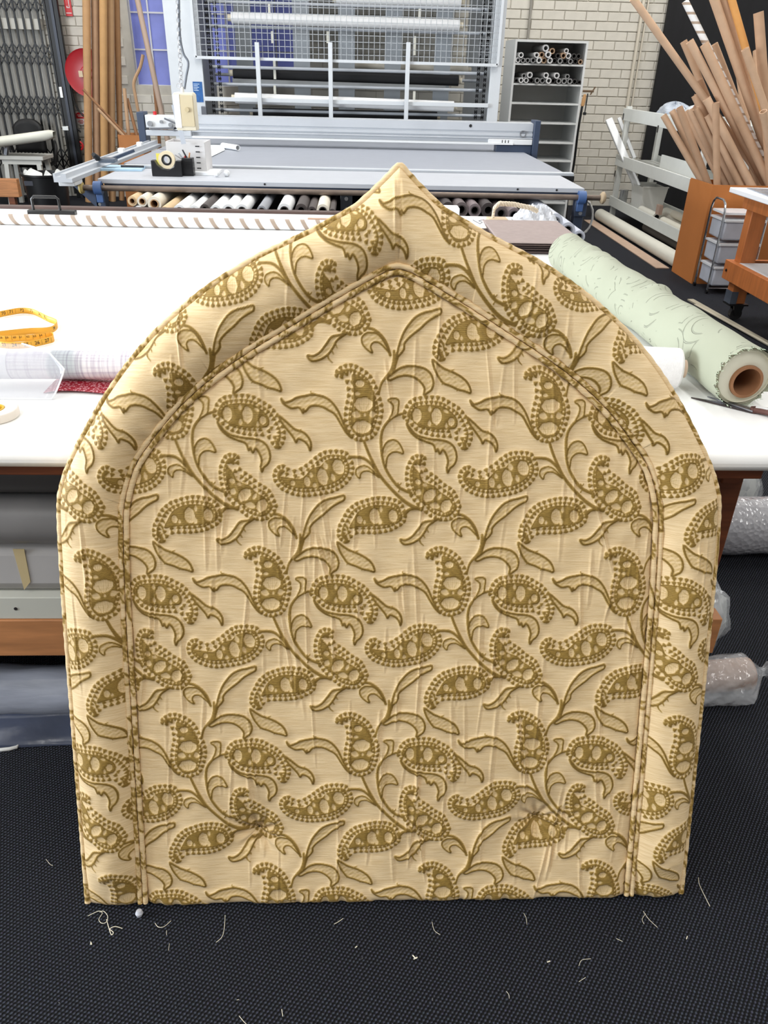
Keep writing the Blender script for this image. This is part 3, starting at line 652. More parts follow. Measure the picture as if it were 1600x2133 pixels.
t = thing('bubble_wrap_bundle', 'round end of a clear plastic wrapped bundle behind the bubble wrap roll', 'bundle', (1.33, 2.62, 0))
c = at(1535, 1045, Y=2.52)
def dome(u, v):
    a = u*2*math.pi; q = v*math.pi/2; r = (.15+.006*math.sin(a*7)+.004*math.sin(q*11+a*3))
    return (c.x-.02+r*math.cos(q)*math.cos(a)*.8, 2.56+r*math.cos(q)*math.sin(a)*.7, .005+r*1.35*math.sin(q))
part('clear_film', MB().grid(dome, 30, 14, True), clear, t); part('white_filling', MB().lathe([(.001, .18), (.07, .16), (.1, .09), (.1, .006)], (c.x-.02, 2.56, 0), n=24), M('filling_white', (196, 198, 196), .7, vary=.1), t)
t = thing('bagged_foam', 'crumpled clear bag of white packing squeezed behind the timber rail end', 'bag', (.95, 1.68, 0))
def bagf(u, v):
    a = u*2*math.pi; q = v*math.pi; r = .105*(1+.07*math.sin(a*5+q*7)+.05*math.sin(a*11))
    return (.95+r*math.sin(q)*math.cos(a)*.85, 1.68+r*math.sin(q)*math.sin(a)*.8, .118-r*1.1*math.cos(q))
part('film', MB().grid(bagf, 28, 16, True), clear, t)
part('packing', MB().grid(lambda u, v: tuple(Vector((.95, 1.68, .118))+(Vector(bagf(u, v))-Vector((.95, 1.68, .118)))*.93), 20, 12, True), M('filling_white', (196, 198, 196), .7, vary=.1), t)
t = thing('bagged_tube', 'tan tube in a clear plastic bag with twisted end, near the headboard', 'roll', (.95, 1.56, 0))
p, q = at(1440, 1412, z=.052), at(1585, 1400, z=.052); ax = (q-p).normalized(); sd = Vector((-ax.y, ax.x, 0)); p0 = p-ax*.36
part('brown_roll', MB().pipe(p0, p+ax*.16, .043, .03), M('tan_roll', (192, 158, 132), .6, vary=.1), t)
def bag2(u, v):
    a = u*2*math.pi; L = -.36+v*.585; tail = max(0, min(1, (L-.150)/.05)); k = 1-tail*.86 if L < .2 else .14+.36*(L-.2)/.025
    r = .0505*k*(1+.05*math.sin(a*4+L*30)+.04*math.sin(a*9+L*71)); low = max(0, -math.sin(a))
    zz = max(.003, .0535+r*math.sin(a)); return tuple(p+ax*L+sd*(r*math.cos(a)*1.08-.045*low*(1-tail))+Vector((0, 0, zz-.052)))
part('clear_bag', MB().grid(bag2, 40, 60, True), clear, t, 'crinkled glossy clear bag')
# ================================================================ things lying on the table
# striped tube along the far edge
def stripe_mat(name, c1, c2, per, duty, slope, ang=0):
    mt = bpy.data.materials.new(name); mt.use_nodes = True; N = mt.node_tree.nodes; L = mt.node_tree.links; b = N['Principled BSDF']; b.inputs['Roughness'].default_value = .6
    tc = N.new('ShaderNodeTexCoord'); sx = N.new('ShaderNodeSeparateXYZ'); L.new(tc.outputs['Object'], sx.inputs[0])
    def op(o, a, bb):
        n = N.new('ShaderNodeMath'); n.operation = o
        for i, v in enumerate((a, bb)):
            if hasattr(v, 'is_output'): L.new(v, n.inputs[i])
            else: n.inputs[i].default_value = v
        return n.outputs[0]
    k = op('GREATER_THAN', op('FRACT', op('DIVIDE', op('ADD', sx.outputs[ang], op('MULTIPLY', sx.outputs[2], slope)), per), 0), duty)
    mx = N.new('ShaderNodeMixRGB'); mx.inputs[1].default_value = lin(c1); mx.inputs[2].default_value = lin(c2); L.new(k, mx.inputs[0]); L.new(mx.outputs[0], b.inputs['Base Color']); return mt
sw = stripe_mat('spiral_stripe', (238, 238, 238), (166, 148, 132), .0655, .70, .6)
y0 = 3.535
solo('striped_tube', MB().pipe((-2.6, y0+.01, TZ+.0225), (.12, y0-.01, TZ+.0225), .0218, .018, 24), sw, 'long white tube with slanting tan stripes along the table', 'tube')
solo('timber_edge_strip', MB().box((-2.6, 3.945, TZ+.0005), (.0, 3.995, TZ+.012)), M('brown_strip', (84, 64, 58), .6, vary=.2), 'thin brown strip along the far table edge', 'strip')
solo('tan_offcut', MB().box((-.22, 3.80, TZ+.0005), (-.05, 3.825, TZ+.005)), M('tan_strip', (184, 150, 128), .6), 'short tan strip lying near the peak of the headboard', 'strip')
t = thing('handled_weight', 'black metal pressing weight with loop handle on far table corner', 'weight', (-1.4, 3.82, TZ))
blk = M('black_metal', (18, 18, 20), .35, vary=.2)
part('base', MB().box((-1.50, 3.78, TZ+.0005), (-1.285, 3.82, TZ+.022)), blk, t, bev=.004)
part('handle', MB().sweep([(-1.475, 3.80, TZ+.02), (-1.475, 3.80, TZ+.068), (-1.465, 3.80, TZ+.078), (-1.365, 3.80, TZ+.078), (-1.355, 3.80, TZ+.068), (-1.355, 3.80, TZ+.02)], .0065, 8), blk, t)
solo('paper_pad', MB().box((.41, 3.88, TZ+.0005), (.50, 3.98, TZ+.05)), M('pad_white', (240, 240, 244), .6), 'small white block of paper behind the headboard peak', 'paper', bev=.002)
solo('wire_scrap', MB().sweep([at(x, y, z=TZ+.003) for x, y in ((985, 458), (1000, 466), (1005, 463), (997, 460), (1008, 457))], .0016, 6), M('grey_wire', (120, 120, 128), .4), 'small bent grey wire on the table near taupe cloth', 'wire')
# taupe cloth folded in a stack
tau = M('taupe_cloth', (158, 142, 138), .75, vary=.08, scale=40, bump=.08, bscale=300); dtau = M('dark_taupe_cloth', (82, 68, 66), .8)
x0, x1, ya, yb = .57, .90, 3.10, 3.62
for k in range(5):
    mt = tau if k == 4 else (dtau if k % 2 == 0 else M('mid_taupe_cloth', (112, 96, 92), .8))
    i = .006*((k*3) % 4)
    def fold(u, v, k=k, i=i):
        a = u*2*math.pi; q = abs(math.cos(a))**.25*math.copysign(1, math.cos(a)); w_ = abs(math.sin(a))**.6*math.copysign(1, math.sin(a))
        return (x0+i+(x1-x0-2*i)*v+.004*math.sin(u*9), (ya+yb)/2+q*(yb-ya-2*i)/2, TZ+.0052+k*.0092+w_*.0044)
    g_ = MB().grid(fold, 28, 8, True); n0 = len(g_.v); g_.f += [tuple(range(27, -1, -1)), tuple(range(n0-28, n0))]
    solo('folded_cloth', g_, mt, 'taupe folded cloth, %s of the stack beside the green roll' % ('topmost' if k == 4 else ORD[4-k]+' from the top'), 'fabric', 'folded taupe cloths')
t = thing('rope_handled_block', 'wooden block with twisted rope handle behind the taupe cloth', 'block', (.66, 3.66, TZ))
part('block', MB().box((.60, 3.625, TZ+.0005), (.69, 3.70, TZ+.045)), M('raw_wood', (214, 190, 158), .6, vary=.15), t, bev=.003)
rp = [Vector(p) for p in ((.625, 3.665, TZ+.04), (.628, 3.665, TZ+.085), (.65, 3.672, TZ+.105), (.72, 3.69, TZ+.10), (.80, 3.70, TZ+.085), (.835, 3.71, TZ+.07))]
def lerp(P, s):
    s *= len(P)-1; i = min(int(s), len(P)-2); return P[i].lerp(P[i+1], s-i)
rope = MB()
for ph in (0, 2.09, 4.19):
    rope.sweep([lerp(rp, k/60)+Vector((.2, .6, .4))*0+Vector((0, math.cos(k*.9+ph)*.006, math.sin(k*.9+ph)*.006)) for k in range(61)], .006, 6)
part('rope_handle', rope, M('rope', (222, 208, 186), .8), t, 'twisted cream rope')
cm = M('crinkle_plastic', (214, 216, 222), .15, vary=.2, scale=40, spec=.8)
def crump(u, v):
    x = .76+u*.20; y = 3.74+v*.19; f = (u*(1-u)*v*(1-v)*16)**.5
    return (x, y, TZ+.003+f*(.05+.018*math.sin(u*23+v*7)+.015*math.sin(v*31-u*11)+.01*math.sin(u*51+v*43)))
g_ = MB().grid(crump, 30, 26); o = solo('crumpled_bag', g_, cm, 'crumpled silvery plastic bag behind the taupe cloth', 'bag', smooth=15)
# pale green bolt
green = M('pale_green_cloth', (162, 166, 146), .7, vary=.05, scale=5, sheen=.05)
def green_mat():
    mt = green; N = mt.node_tree.nodes; L = mt.node_tree.links; b = N['Principled BSDF']; tc = N.new('ShaderNodeTexCoord')
    w_ = N.new('ShaderNodeTexVoronoi'); w_.feature = 'F1'; w_.inputs['Scale'].default_value = 9; L.new(tc.outputs['Object'], w_.inputs['Vector'])
    s_ = N.new('ShaderNodeMath'); s_.operation = 'SINE'; mu = N.new('ShaderNodeMath'); mu.operation = 'MULTIPLY'; mu.inputs[1].default_value = 44; L.new(w_.outputs['Distance'], mu.inputs[0]); L.new(mu.outputs[0], s_.inputs[0])
    n = N.new('ShaderNodeTexNoise'); n.inputs['Scale'].default_value = 14; L.new(tc.outputs['Object'], n.inputs['Vector'])
    r = N.new('ShaderNodeValToRGB'); r.color_ramp.elements[0].position = .86; r.color_ramp.elements[1].position = .99; L.new(s_.outputs[0], r.inputs[0])
    k = N.new('ShaderNodeMath'); k.operation = 'GREATER_THAN'; k.inputs[1].default_value = .54; L.new(n.outputs['Fac'], k.inputs[0])
    km = N.new('ShaderNodeMath'); km.operation = 'MULTIPLY'; L.new(k.outputs[0], km.inputs[0]); L.new(r.outputs[0], km.inputs[1])
    bp = N.new('ShaderNodeBump'); bp.invert = True; bp.inputs['Strength'].default_value = .8; bp.inputs['Distance'].default_value = .008; L.new(km.outputs[0], bp.inputs['Height']); L.new(bp.outputs[0], b.inputs['Normal'])
green_mat()
ga, gb = at(1553, 786, z=TZ+.0675), Vector((.752, 2.80, TZ+.0675)); gd = (gb-ga).normalized(); gs = Vector((gd.y, -gd.x, 0)); gu = Vector((0, 0, 1))
t = thing('green_fabric_bolt', 'pale green swirl patterned fabric bolt lying along the table edge', 'fabric roll', Vector((.79, 2.2, TZ)))
GL = (gb-ga).length
def gfn(u, v):
    a = u*2*math.pi; L = v*GL; w1 = math.exp(-((v-.42)/.05)**2); w2 = math.exp(-((v-.80)/.06)**2)
    r = .0655+.0012*math.sin(L*19+a*2)+.001*math.sin(a*3+L*33)+(.004*w1+.004*w2)*max(0, math.sin(a+.4))*math.sin(v*90+a*2)+.006*w1*max(0, math.cos(a-.3))
    edge = .008*math.sin(a*9)*0+(.006*math.sin(a*17)+.004*math.sin(a*41))*max(0, 1-v*30)
    return tuple(ga+gd*(L+edge)+gs*(r*math.cos(a))+gu*(r*math.sin(a)))
part('outer_cloth', MB().grid(gfn, 64, 110, True), green, t, 'pale green embossed cloth')
lay = MB()
for k in range(3):
    r = .0635-k*.0030; off = .004+.003*math.sin(k*2.1)
    lay.grid(lambda u, v, r=r, off=off: tuple(ga+gd*(off+v*.10)+gs*(r*math.cos(u*2*math.pi))+gu*(r*math.sin(u*2*math.pi))), 40, 3, True)
ci = ga-gu*.012+gs*.008
lay.add([c_+gd*.009+gs*(r*math.cos(k*math.pi/20))+gu*(r*math.sin(k*math.pi/20)) for c_, r in ((ga, .0635), (ci, .0363)) for k in range(40)], [(k, (k+1) % 40, 40+(k+1) % 40, 40+k) for k in range(40)])
part('inner_layers', lay, M('cloth_edge', (216, 214, 196), .8), t, 'layered cloth edges')
part('core_tube', MB().pipe(ga+gd*.002-gu*.012+gs*.008, gb, .036, .030, 32), M('brown_core', (158, 112, 78), .75, vary=.12), t, 'brown cardboard core')
fr = MB()
for k in range(90):
    a = k/90*2*math.pi; p = Vector(gfn(a/(2*math.pi), 0)); q = p-gd*rnd.uniform(.003, .009)+gs*rnd.uniform(-.003, .003)+gu*rnd.uniform(-.002, .003)
    q.z = max(q.z, TZ+.002); fr.cyl(p, q, .0007, .0003, 4, False)
part('frayed_edge', fr, M('fray_green', (196, 214, 186), .8), t, kind='stuff')
part('far_end', MB().pipe(gb-gd*.004, gb-gd*.001, .063, .037, 32), M('cloth_edge', (216, 214, 196), .8), t)
# white gauze roll, scissors
gz = M('white_gauze', (240, 238, 238), .85, vary=.05, scale=90, bump=.25, bscale=260)
p, q = Vector((.54, 1.668, TZ+.047)), Vector((.735, 1.645, TZ+.047))
t = thing('gauze_roll', 'small white gauze roll on a cardboard core in front of green bolt', 'roll', Vector((.66, 1.65, TZ)))
part('gauze', MB().pipe(p, q, .0455, .021, 32), gz, t, bev=.006); part('core_tube', MB().pipe(p, q+(q-p).normalized()*.013, .020, .017, 24), M('pale_core', (222, 196, 172), .8), t)
lb = MB().grid(lambda u, v: (.60+u*.055, 1.663-.005*u-math.cos(-.2+v*1.3)*.0468*1.0, TZ+.047+math.sin(-.2+v*1.3)*.0468), 6, 12); part('paper_label', lb, M('gauze_label', (232, 226, 214), .6), t, 'cream paper label band')
st = MB().grid(lambda u, v: (.597+u*.012, 1.6625-math.cos(.3+v*.55)*.0474, TZ+.047+math.sin(.3+v*.55)*.0474), 3, 8); part('printed_stamp', st, M('stamp_blue', (170, 190, 214), .6, vary=.5, scale=200), t, 'pale blue printed stamp')
t = thing('scissors', 'long dark steel shears half in view at the table corner', 'scissors', Vector((.82, 1.53, TZ)))
a, b, c = at(1440, 827, z=TZ+.004), at(1570, 856, z=TZ+.004), at(1660, 872, z=TZ+.004)
steel = M('dark_steel', (74, 66, 66), .3, .8)
def blade(p, q, w, z0, z1): 
    d = (q-p).normalized(); n = Vector((-d.y, d.x, 0)); return MB().prism([(0, 0), ((q-p).length*.5, w*.75), ((q-p).length, w), ((q-p).length, -w*.6)], Vector((p.x, p.y, TZ+z0)), d, n, z1-z0)
part('blade', blade(a, b, .015, .001, .004), steel, t); part('blade', blade(a+Vector((.035, -.002, 0)), b+Vector((-.002, -.004, 0)), .010, .0045, .0075), M('bright_steel', (150, 150, 156), .25, .9), t)
d = (c-b).normalized(); n = Vector((-d.y, d.x, 0))
part('pivot', MB().cyl((b.x, b.y, TZ+.001), (b.x, b.y, TZ+.012), .008, n=14), M('brown_steel', (96, 62, 56), .4, .3), t)
for s in (-1, 1):
    pts = [b+n*(.004*s), b+d*.03+n*(.008*s)]+[b+d*(.085+.035*math.cos(k))+n*(.024*s+.018*s*math.sin(k)) for k in np.linspace(math.pi, -math.pi, 16)]
    part('handle', MB().sweep([Vector((p.x, p.y, TZ+.008)) for p in pts], .006, 8), M('brown_steel', (96, 62, 56), .4, .3), t)
tg = b+d*.014; tgm = MB().bar((tg.x-d.x*.012, tg.y-d.y*.012, TZ+.0135), (tg.x+d.x*.012, tg.y+d.y*.012, TZ+.0135), .011, .0012)
part('name_tag', tgm, M('tag_white', (236, 236, 236), .5), t); part('red_dot', MB().bar(Vector((tg.x, tg.y, TZ+.013))+d*.014, Vector((tg.x, tg.y, TZ+.013))+d*.022, .010, .0012), M('tag_red', (196, 36, 40), .5), t)
# checked cloth roll, red mesh, template, tape ring
def check_mat():
    mt = bpy.data.materials.new('checked_cloth'); mt.use_nodes = True; N = mt.node_tree.nodes; L = mt.node_tree.links; b = N['Principled BSDF']; b.inputs['Roughness'].default_value = .85
    tc = N.new('ShaderNodeTexCoord'); prev = None
    for sc, c1, c2, lo, hi in (((210, 6, 6), (242, 238, 240), (206, 196, 208), .45, .72), ((4, 230, 230), (255, 255, 255), (220, 214, 224), .48, .75), ((7, 1, 1), (255, 255, 255), (206, 216, 218), .58, .64)):
        mp = N.new('ShaderNodeMapping'); mp.inputs['Scale'].default_value = sc; L.new(tc.outputs['Object'], mp.inputs[0]); n = N.new('ShaderNodeTexNoise'); n.inputs['Scale'].default_value = 1; n.inputs['Detail'].default_value = 3; L.new(mp.outputs[0], n.inputs['Vector'])
        r = N.new('ShaderNodeValToRGB'); r.color_ramp.elements[0].position = lo; r.color_ramp.elements[1].position = hi; r.color_ramp.elements[0].color = lin(c1); r.color_ramp.elements[1].color = lin(c2); L.new(n.outputs['Fac'], r.inputs[0])
        if prev is None: prev = r.outputs[0]
        else:
            mx = N.new('ShaderNodeMixRGB'); mx.blend_type = 'MULTIPLY'; mx.inputs[0].default_value = 1; L.new(prev, mx.inputs[1]); L.new(r.outputs[0], mx.inputs[2]); prev = mx.outputs[0]
    L.new(prev, b.inputs['Base Color']); return mt
t = thing('checked_fabric_roll', 'white roll of fabric with faint grey and mauve check, left on table', 'fabric roll', Vector((-.85, 1.665, TZ)))
part('wound_fabric', MB().pipe((-.745, 1.632, TZ+.044), (-.33, 1.642, TZ+.044), .031, .016, 40), check_mat(), t)
part('plain_turn', MB().pipe((-1.25, 1.618, TZ+.044), (-.7455, 1.632, TZ+.044), .0312, .016, 40), M('plain_white_cloth', (240, 238, 240), .85, vary=.03), t, 'plain white end of the cloth')
part('core_tube', MB().pipe((-1.3, 1.618, TZ+.044), (-.31, 1.642, TZ+.044), .0155, .013, 20), kraft, t)
def mesh_mat():
    mt = bpy.data.materials.new('red_mesh'); mt.use_nodes = True; N = mt.node_tree.nodes; L = mt.node_tree.links; b = N['Principled BSDF']; b.inputs['Roughness'].default_value = .5
    tc = N.new('ShaderNodeTexCoord'); v = N.new('ShaderNodeTexVoronoi'); v.inputs['Scale'].default_value = 190; L.new(tc.outputs['Object'], v.inputs['Vector'])
    r = N.new('ShaderNodeValToRGB'); r.color_ramp.elements[0].position = .25; r.color_ramp.elements[1].position = .55; r.color_ramp.elements[0].color = lin((214, 150, 158)); r.color_ramp.elements[1].color = lin((150, 8, 34)); L.new(v.outputs['Distance'], r.inputs[0]); L.new(r.outputs[0], b.inputs['Base Color']); return mt
def redf(u, v):
    return (-.665+u*.30, 1.572+.10*v+.006*math.sin(u*9), TZ+.0015+.0095*(math.sin(math.pi*min(1, v*1.0+.05))**.4)*(.75+.25*math.sin(u*6+1))*min(1, u*12+.15))
solo('red_mesh_cloth', MB().grid(redf, 24, 8), mesh_mat(), 'crimson mesh cloth folded flat under the checked roll', 'fabric')
# clear plastic template bent over the roll
gl_ = clear_mat('clear_sheet', (226, 228, 236), .18, .26, 9, .004, False)
t = thing('plastic_template', 'bent clear plastic template leaning on the checked roll', 'template', Vector((-.72, 1.56, TZ)))
def tpl(u, v):
    x = -.98+u*.345; top = TZ+.052; 
    if v < .5: k = v/.5; return (x+.02*k, 1.540+.045*k**1.3, TZ+.002+.030*k+.020*k*k)
    k = (v-.5)/.5; return (x+.02-.11*k*(u > .2)*u, 1.585+.075*k, top+.030*min(1, k*3))
o = part('sheet', MB().grid(tpl, 20, 24), gl_, t); o.modifiers.new('thick', 'SOLIDIFY').thickness = .0016
ed = MB().sweep([tpl(1, k/24) for k in range(25)], .0018, 6).sweep([tpl(k/10, 0) for k in range(11)], .0018, 6).sweep([tpl(.12, k/24) for k in range(3, 20)], .0012, 6)
part('polished_edge', ed, M('edge_white', (236, 238, 242), .2), t)
t = thing('adhesive_tape_ring', 'cream adhesive tape roll lying flat at the left table corner', 'tape', Vector((-.745, 1.40, TZ)))
cc = at(-12, 868, z=TZ)
part('tape', MB().pipe((cc.x, cc.y, TZ+.0005), (cc.x, cc.y, TZ+.018), .048, .0225, 40), M('tape_cream', (234, 226, 216), .6), t, bev=.002)
part('core_ring', MB().pipe((cc.x, cc.y, TZ+.001), (cc.x, cc.y, TZ+.0185), .0222, .019, 32), M('yellow_core', (214, 168, 40), .5), t, 'yellow printed core ring')
# tape measure: yellow ribbon standing on edge
tm = thing('tape_measure', 'yellow cloth tape measure looped on the left of the table', 'tape measure', Vector((-.85, 1.95, TZ)))
yel = M('tape_yellow', (234, 172, 52), .45, vary=.05); ink = M('tape_ink', (40, 26, 14), .6)
def ribbon(px, ht, th=.0008):
    base = [at(x*.225, 580+y*.225, z=TZ+.0012) for x, y in px]; P = spline([(p.x, p.y) for p in base], 10, False)
    def fn(u, v):
        s = u*(len(P)-1); i = min(int(s), len(P)-2); q = P[i]+(P[i+1]-P[i])*(s-i); return (q[0], q[1], TZ+.0012+v*ht)
    return P, fn
def put_ribbon(px, ht, white=None):
    P, fn = ribbon(px, ht); o = part('ribbon', MB().grid(fn, 90, 3), yel, tm); o.modifiers.new('thick', 'SOLIDIFY').thickness = .0008
    return P
def number_at(x, y, body, ht, flip=1):
    """a number printed on the ribbon whose foot is seen at crop point x, y"""
    p = at(x*.225, 580+y*.225, z=TZ+.0012); return p
L1 = [(-60, 372), (0, 360), (100, 340), (200, 325), (300, 332), (380, 365), (450, 402), (500, 420), (535, 440), (530, 470), (490, 500), (420, 512), (300, 516), (150, 530), (0, 548), (-60, 556)]
L2 = [(-60, 588), (60, 590), (200, 583), (330, 575), (430, 560), (485, 552), (505, 568), (495, 590), (440, 607), (350, 628), (250, 644), (150, 650), (60, 648), (0, 640), (-60, 626)]
HT = .0165
P1 = put_ribbon(L1, HT); P2 = put_ribbon(L2, HT)
def print_on(P, marks, ht, size, dz=.55):
    """ticks and numbers on the side of the ribbon that faces the camera"""
    for body, cx, cy in marks:
        p = at(cx*.225, 580+cy*.225, z=TZ+.0012); k = int(np.argmin(np.hypot(P[:, 0]-p.x, P[:, 1]-p.y))); k = min(max(k, 1), len(P)-2)
        d = Vector((*(P[k+1]-P[k-1]), 0)).normalized(); 
        if d.x < 0: d = -d
        n = Vector((d.y, -d.x, 0)); o = Vector((P[k][0], P[k][1], TZ+.0012+ht*dz))+n*.0011-tm.location
        mw = Matrix((d, Vector((0, 0, 1)), n)).transposed().to_4x4(); mw.translation = o
        text_mesh(body, size, ink, tm, mw, 'printed_number', .0001)
        tk = MB().bar(o+tm.location+d*.0115-Vector((0, 0, .0070)), o+tm.location+d*.0115+Vector((0, 0, .0050)), .0004, .0002); part('tick_mark', tk, ink, tm)
print_on(P1, [('70', 35, 352), ('71', 115, 338), ('72', 205, 326), ('73', 295, 332), ('74', 375, 362), ('75', 425, 388)], HT, .0125)
print_on(P2, [('23', 40, 648), ('24', 140, 650), ('25', 250, 644), ('26', 350, 628), ('27', 440, 607)], HT, .0125)
# the back run of the inner loop shows the small centimetre figures
print_on(P2, [('%d' % (58+k), 20+k*62, 588-k*3) for k in range(7)], HT, .0075, .7)
print_on(P1, [('78', 500, 492)], HT, .011)
# ================================================================ blind-cutting machine
alu = M('aluminium', (192, 196, 202), .42, .15, vary=.05, scale=4); bedg = M('grey_laminate', (150, 154, 164), .5, vary=.03); whtm = M('white_enamel', (222, 224, 226), .4)
slate = M('slate_blue_steel', (58, 70, 92), .45); bluec = M('blue_casting', (70, 98, 146), .4); pipeb = M('worn_pipe', (120, 106, 96), .4, .5, vary=.2); dk = M('dark_gap', (24, 25, 28), .7)
mc = thing('cutting_machine', 'large grey blind cutting machine table with aluminium beam and slate legs', 'machine', (-.15, 6.2, 0))
X0, X1 = -1.50, 1.385
part('bed', MB().box((X0, 5.50, .815), (X1, 7.56, .85)), bedg, mc, 'flat grey cutting bed', bev=.003)
part('bed_edge_strip', MB().box((X0+.45, 5.44, .80), (1.44, 5.497, .853)), alu, mc, 'bright aluminium lip', bev=.004)
part('gap_shade_strip', MB().box((X0+.45, 5.425, .80), (1.44, 5.44, .835)), dk, mc)  # solid dark strip standing in for the shade in the gap
part('front_shelf', MB().box((-1.47, 4.80, .812), (1.345, 5.424, .838)), M('shelf_grey', (178, 181, 188), .5, vary=.03), mc, bev=.003)
part('front_face', MB().box((-1.44, 4.815, .782), (1.335, 4.85, .812)), slate, mc)
part('front_pipe', MB().cyl((-1.56, 4.79, .79), (1.45, 4.79, .79), .0155), pipeb, mc, 'worn round bar')
for k, (x, z) in enumerate(((-.52, .826), (.12, .826), (.32, .826), (.95, .826), (1.18, .826))):
    part('screw', MB().cyl((x, 4.80, z), (x, 4.7975, z), .006, n=10), dk, mc)
for x in (.0, .92): part('screw', MB().cyl((x, 5.44, .828), (x, 5.4375, .828), .005, n=10), dk, mc)
# left slide rail
rail = [(-.05, 0), (.05, 0), (.05, .020), (.020, .020), (.020, .044), (-.01, .044), (-.01, .028), (-.038, .028), (-.038, .044), (-.05, .044)]
part('slide_rail', MB().prism(rail, (-1.60, 6.85, .838), (1, 0, 0), (0, 0, 1), 2.24), alu, mc, 'ribbed aluminium slide rail')
part('rail_foot', MB().box((-1.645, 4.66, .812), (-1.555, 4.80, .838)), whtm, mc, bev=.004)
for (x, y) in ((253, 313), (291, 300)):
    p = at(x, y, z=.89); part('rail_clip', MB().box((p.x-.02, p.y-.025, .872), (p.x+.02, p.y+.025, .905)), whtm, mc, bev=.006)
p = at(222, 336, z=.885)
part('locking_lever', MB().bar(p, p+Vector((.15, .10, .055)), .02, .016), slate, mc); part('lever_body', MB().box((p.x-.04, p.y-.04, .880), (p.x+.06, p.y+.04, .905)), M('lever_grey', (96, 104, 116), .4, .4), mc, bev=.006)
part('lever_knob', MB().cyl(p+Vector((-.04, -.04, .02)), p+Vector((-.05, -.08, .045)), .018, .012, 12), dk, mc)
part('cross_rule', MB().box((-1.46, 5.34, .8385), (-1.05, 5.41, .856)), alu, mc, bev=.003)
# legs, brackets, knobs
for x in (-1.48, -.05, 1.34):
    part('leg', MB().box((x-.028, 4.83, 0), (x+.028, 4.90, .782)), slate, mc, bev=.004)
    lg_ = [o for o in mc.children if o.name.startswith('leg')][-1]
    if x > -1:
        part('bracket', MB().box((x-.036, 4.808, .68), (x+.036, 4.829, .80)), M('bracket_dark', (46, 50, 58), .4) if x < 1 else slate, mc, bev=.004)
    for z in (.70, .755): part('bolt', MB().cyl((x, 4.808, z), (x, 4.802, z), .011 if x > 1 or z > .72 else .009, n=10), M('zinc', (176, 178, 182), .3, .8), lg_)
    part('leg', MB().box((x-.028, 7.4, 0), (x+.028, 7.47, .815)), slate, mc, bev=.004)
part('gusset', MB().prism([(0, 0), (.13, -.13), (.13, 0)], (-1.62, 4.83, .79), (1, 0, 0), (0, 0, 1), -.02), slate, mc)
for x in (-1.47, 1.33):
    part('clamp', MB().pipe((x-.022, 4.79, .79), (x+.022, 4.79, .79), .036, .017, 20), bluec, mc, 'blue cast clamp'); part('clamp_tail', MB().bar((x, 4.80, .772), (x, 4.80, .71), .04, .02), bluec, mc, bev=.004)
part('knob', MB().lathe([(.001, -.016), (.022, -.014), (.034, -.004), (.034, .006), (.022, .016), (.001, .018)], (1.455, 4.79, .79), (1, 0, 0), 20), M('knob_wood', (166, 146, 118), .5), mc, 'turned wooden knob')
part('knob', MB().lathe([(.001, -.014), (.03, -.010), (.034, 0), (.03, .010), (.001, .014)], (-1.565, 4.79, .79), (1, 0, 0), 20), M('knob_yellow', (188, 166, 104), .5), mc, 'yellowed knob')
part('rack_floor', MB().box((-1.45, 4.30, .585), (1.28, 7.38, .60)), M('rack_board', (70, 66, 64), .7), mc, 'storage rack under the bed')
# rear beam with the cutter head
YB0 = 6.9
bm_prof = [(0, .92), (0, .945), (-.03, .948), (-.03, .953), (.0, .957), (.0, .965), (-.012, .968), (-.012, .985), (.002, .988), (.002, 1.0), (-.006, 1.004), (-.006, 1.06), (.09, 1.065), (.09, .92)]
mb = MB().prism([(y, z) for y, z in bm_prof], (-1.30, YB0, 0), (0, 1, 0), (0, 0, 1), 2.74); part('beam', mb, alu, mc, 'grooved aluminium beam')
part('beam_lip', MB().box((-1.3, YB0-.05, .905), (1.28, YB0-.002, .918)), whtm, mc)
part('end_plate', MB().box((1.442, YB0-.05, .80), (1.49, YB0+.12, 1.085)), slate, mc, bev=.004)
part('end_plate', MB().box((1.15, YB0-.02, .812), (1.441, YB0+.10, .903)), slate, mc, bev=.004)
part('end_cap', MB().box((1.08, YB0-.035, .905), (1.44, YB0+.02, .945)), whtm, mc, bev=.004)
for k in range(3): part('scale_mark', MB().box((1.19+k*.025, YB0-.037, .915), (1.196+k*.025, YB0-.0355, .938)), dk, mc)
part('bearing_ring', MB().pipe((1.36, YB0-.006, .985), (1.36, YB0-.016, .985), .026, .019, 20), M('zinc', (176, 178, 182), .3, .8), mc)
part('screw', MB().cyl((.93, YB0-.006, 1.035), (.93, YB0-.009, 1.035), .012, n=12), dk, mc)
part('left_upright', MB().box((-1.72, YB0-.05, .815), (-1.665, YB0+.10, 1.08)), slate, mc, bev=.004)
part('carriage', MB().box((-1.66, YB0-.04, .97), (-1.305, YB0+.06, 1.06)), whtm, mc, 'white cutter carriage', bev=.005)
part('carriage', MB().box((-1.66, YB0-.06, .915), (-1.305, YB0+.02, .955)), alu, mc, bev=.004)
part('red_button', MB().cyl((-1.585, YB0, 1.06), (-1.585, YB0, 1.085), .014, n=12), M('button_red', (196, 30, 36), .4), mc, 'red button')
for dx, dz, r in ((.03, 1.0, .02), (.12, 1.015, .012), (.19, .995, .016), (.26, 1.01, .012), (.30, .985, .02)):
    part('roller', MB().cyl((-1.65+dx, YB0-.04, dz), (-1.65+dx, YB0-.065, dz), r, n=14), M('zinc', (176, 178, 182), .3, .8), mc)
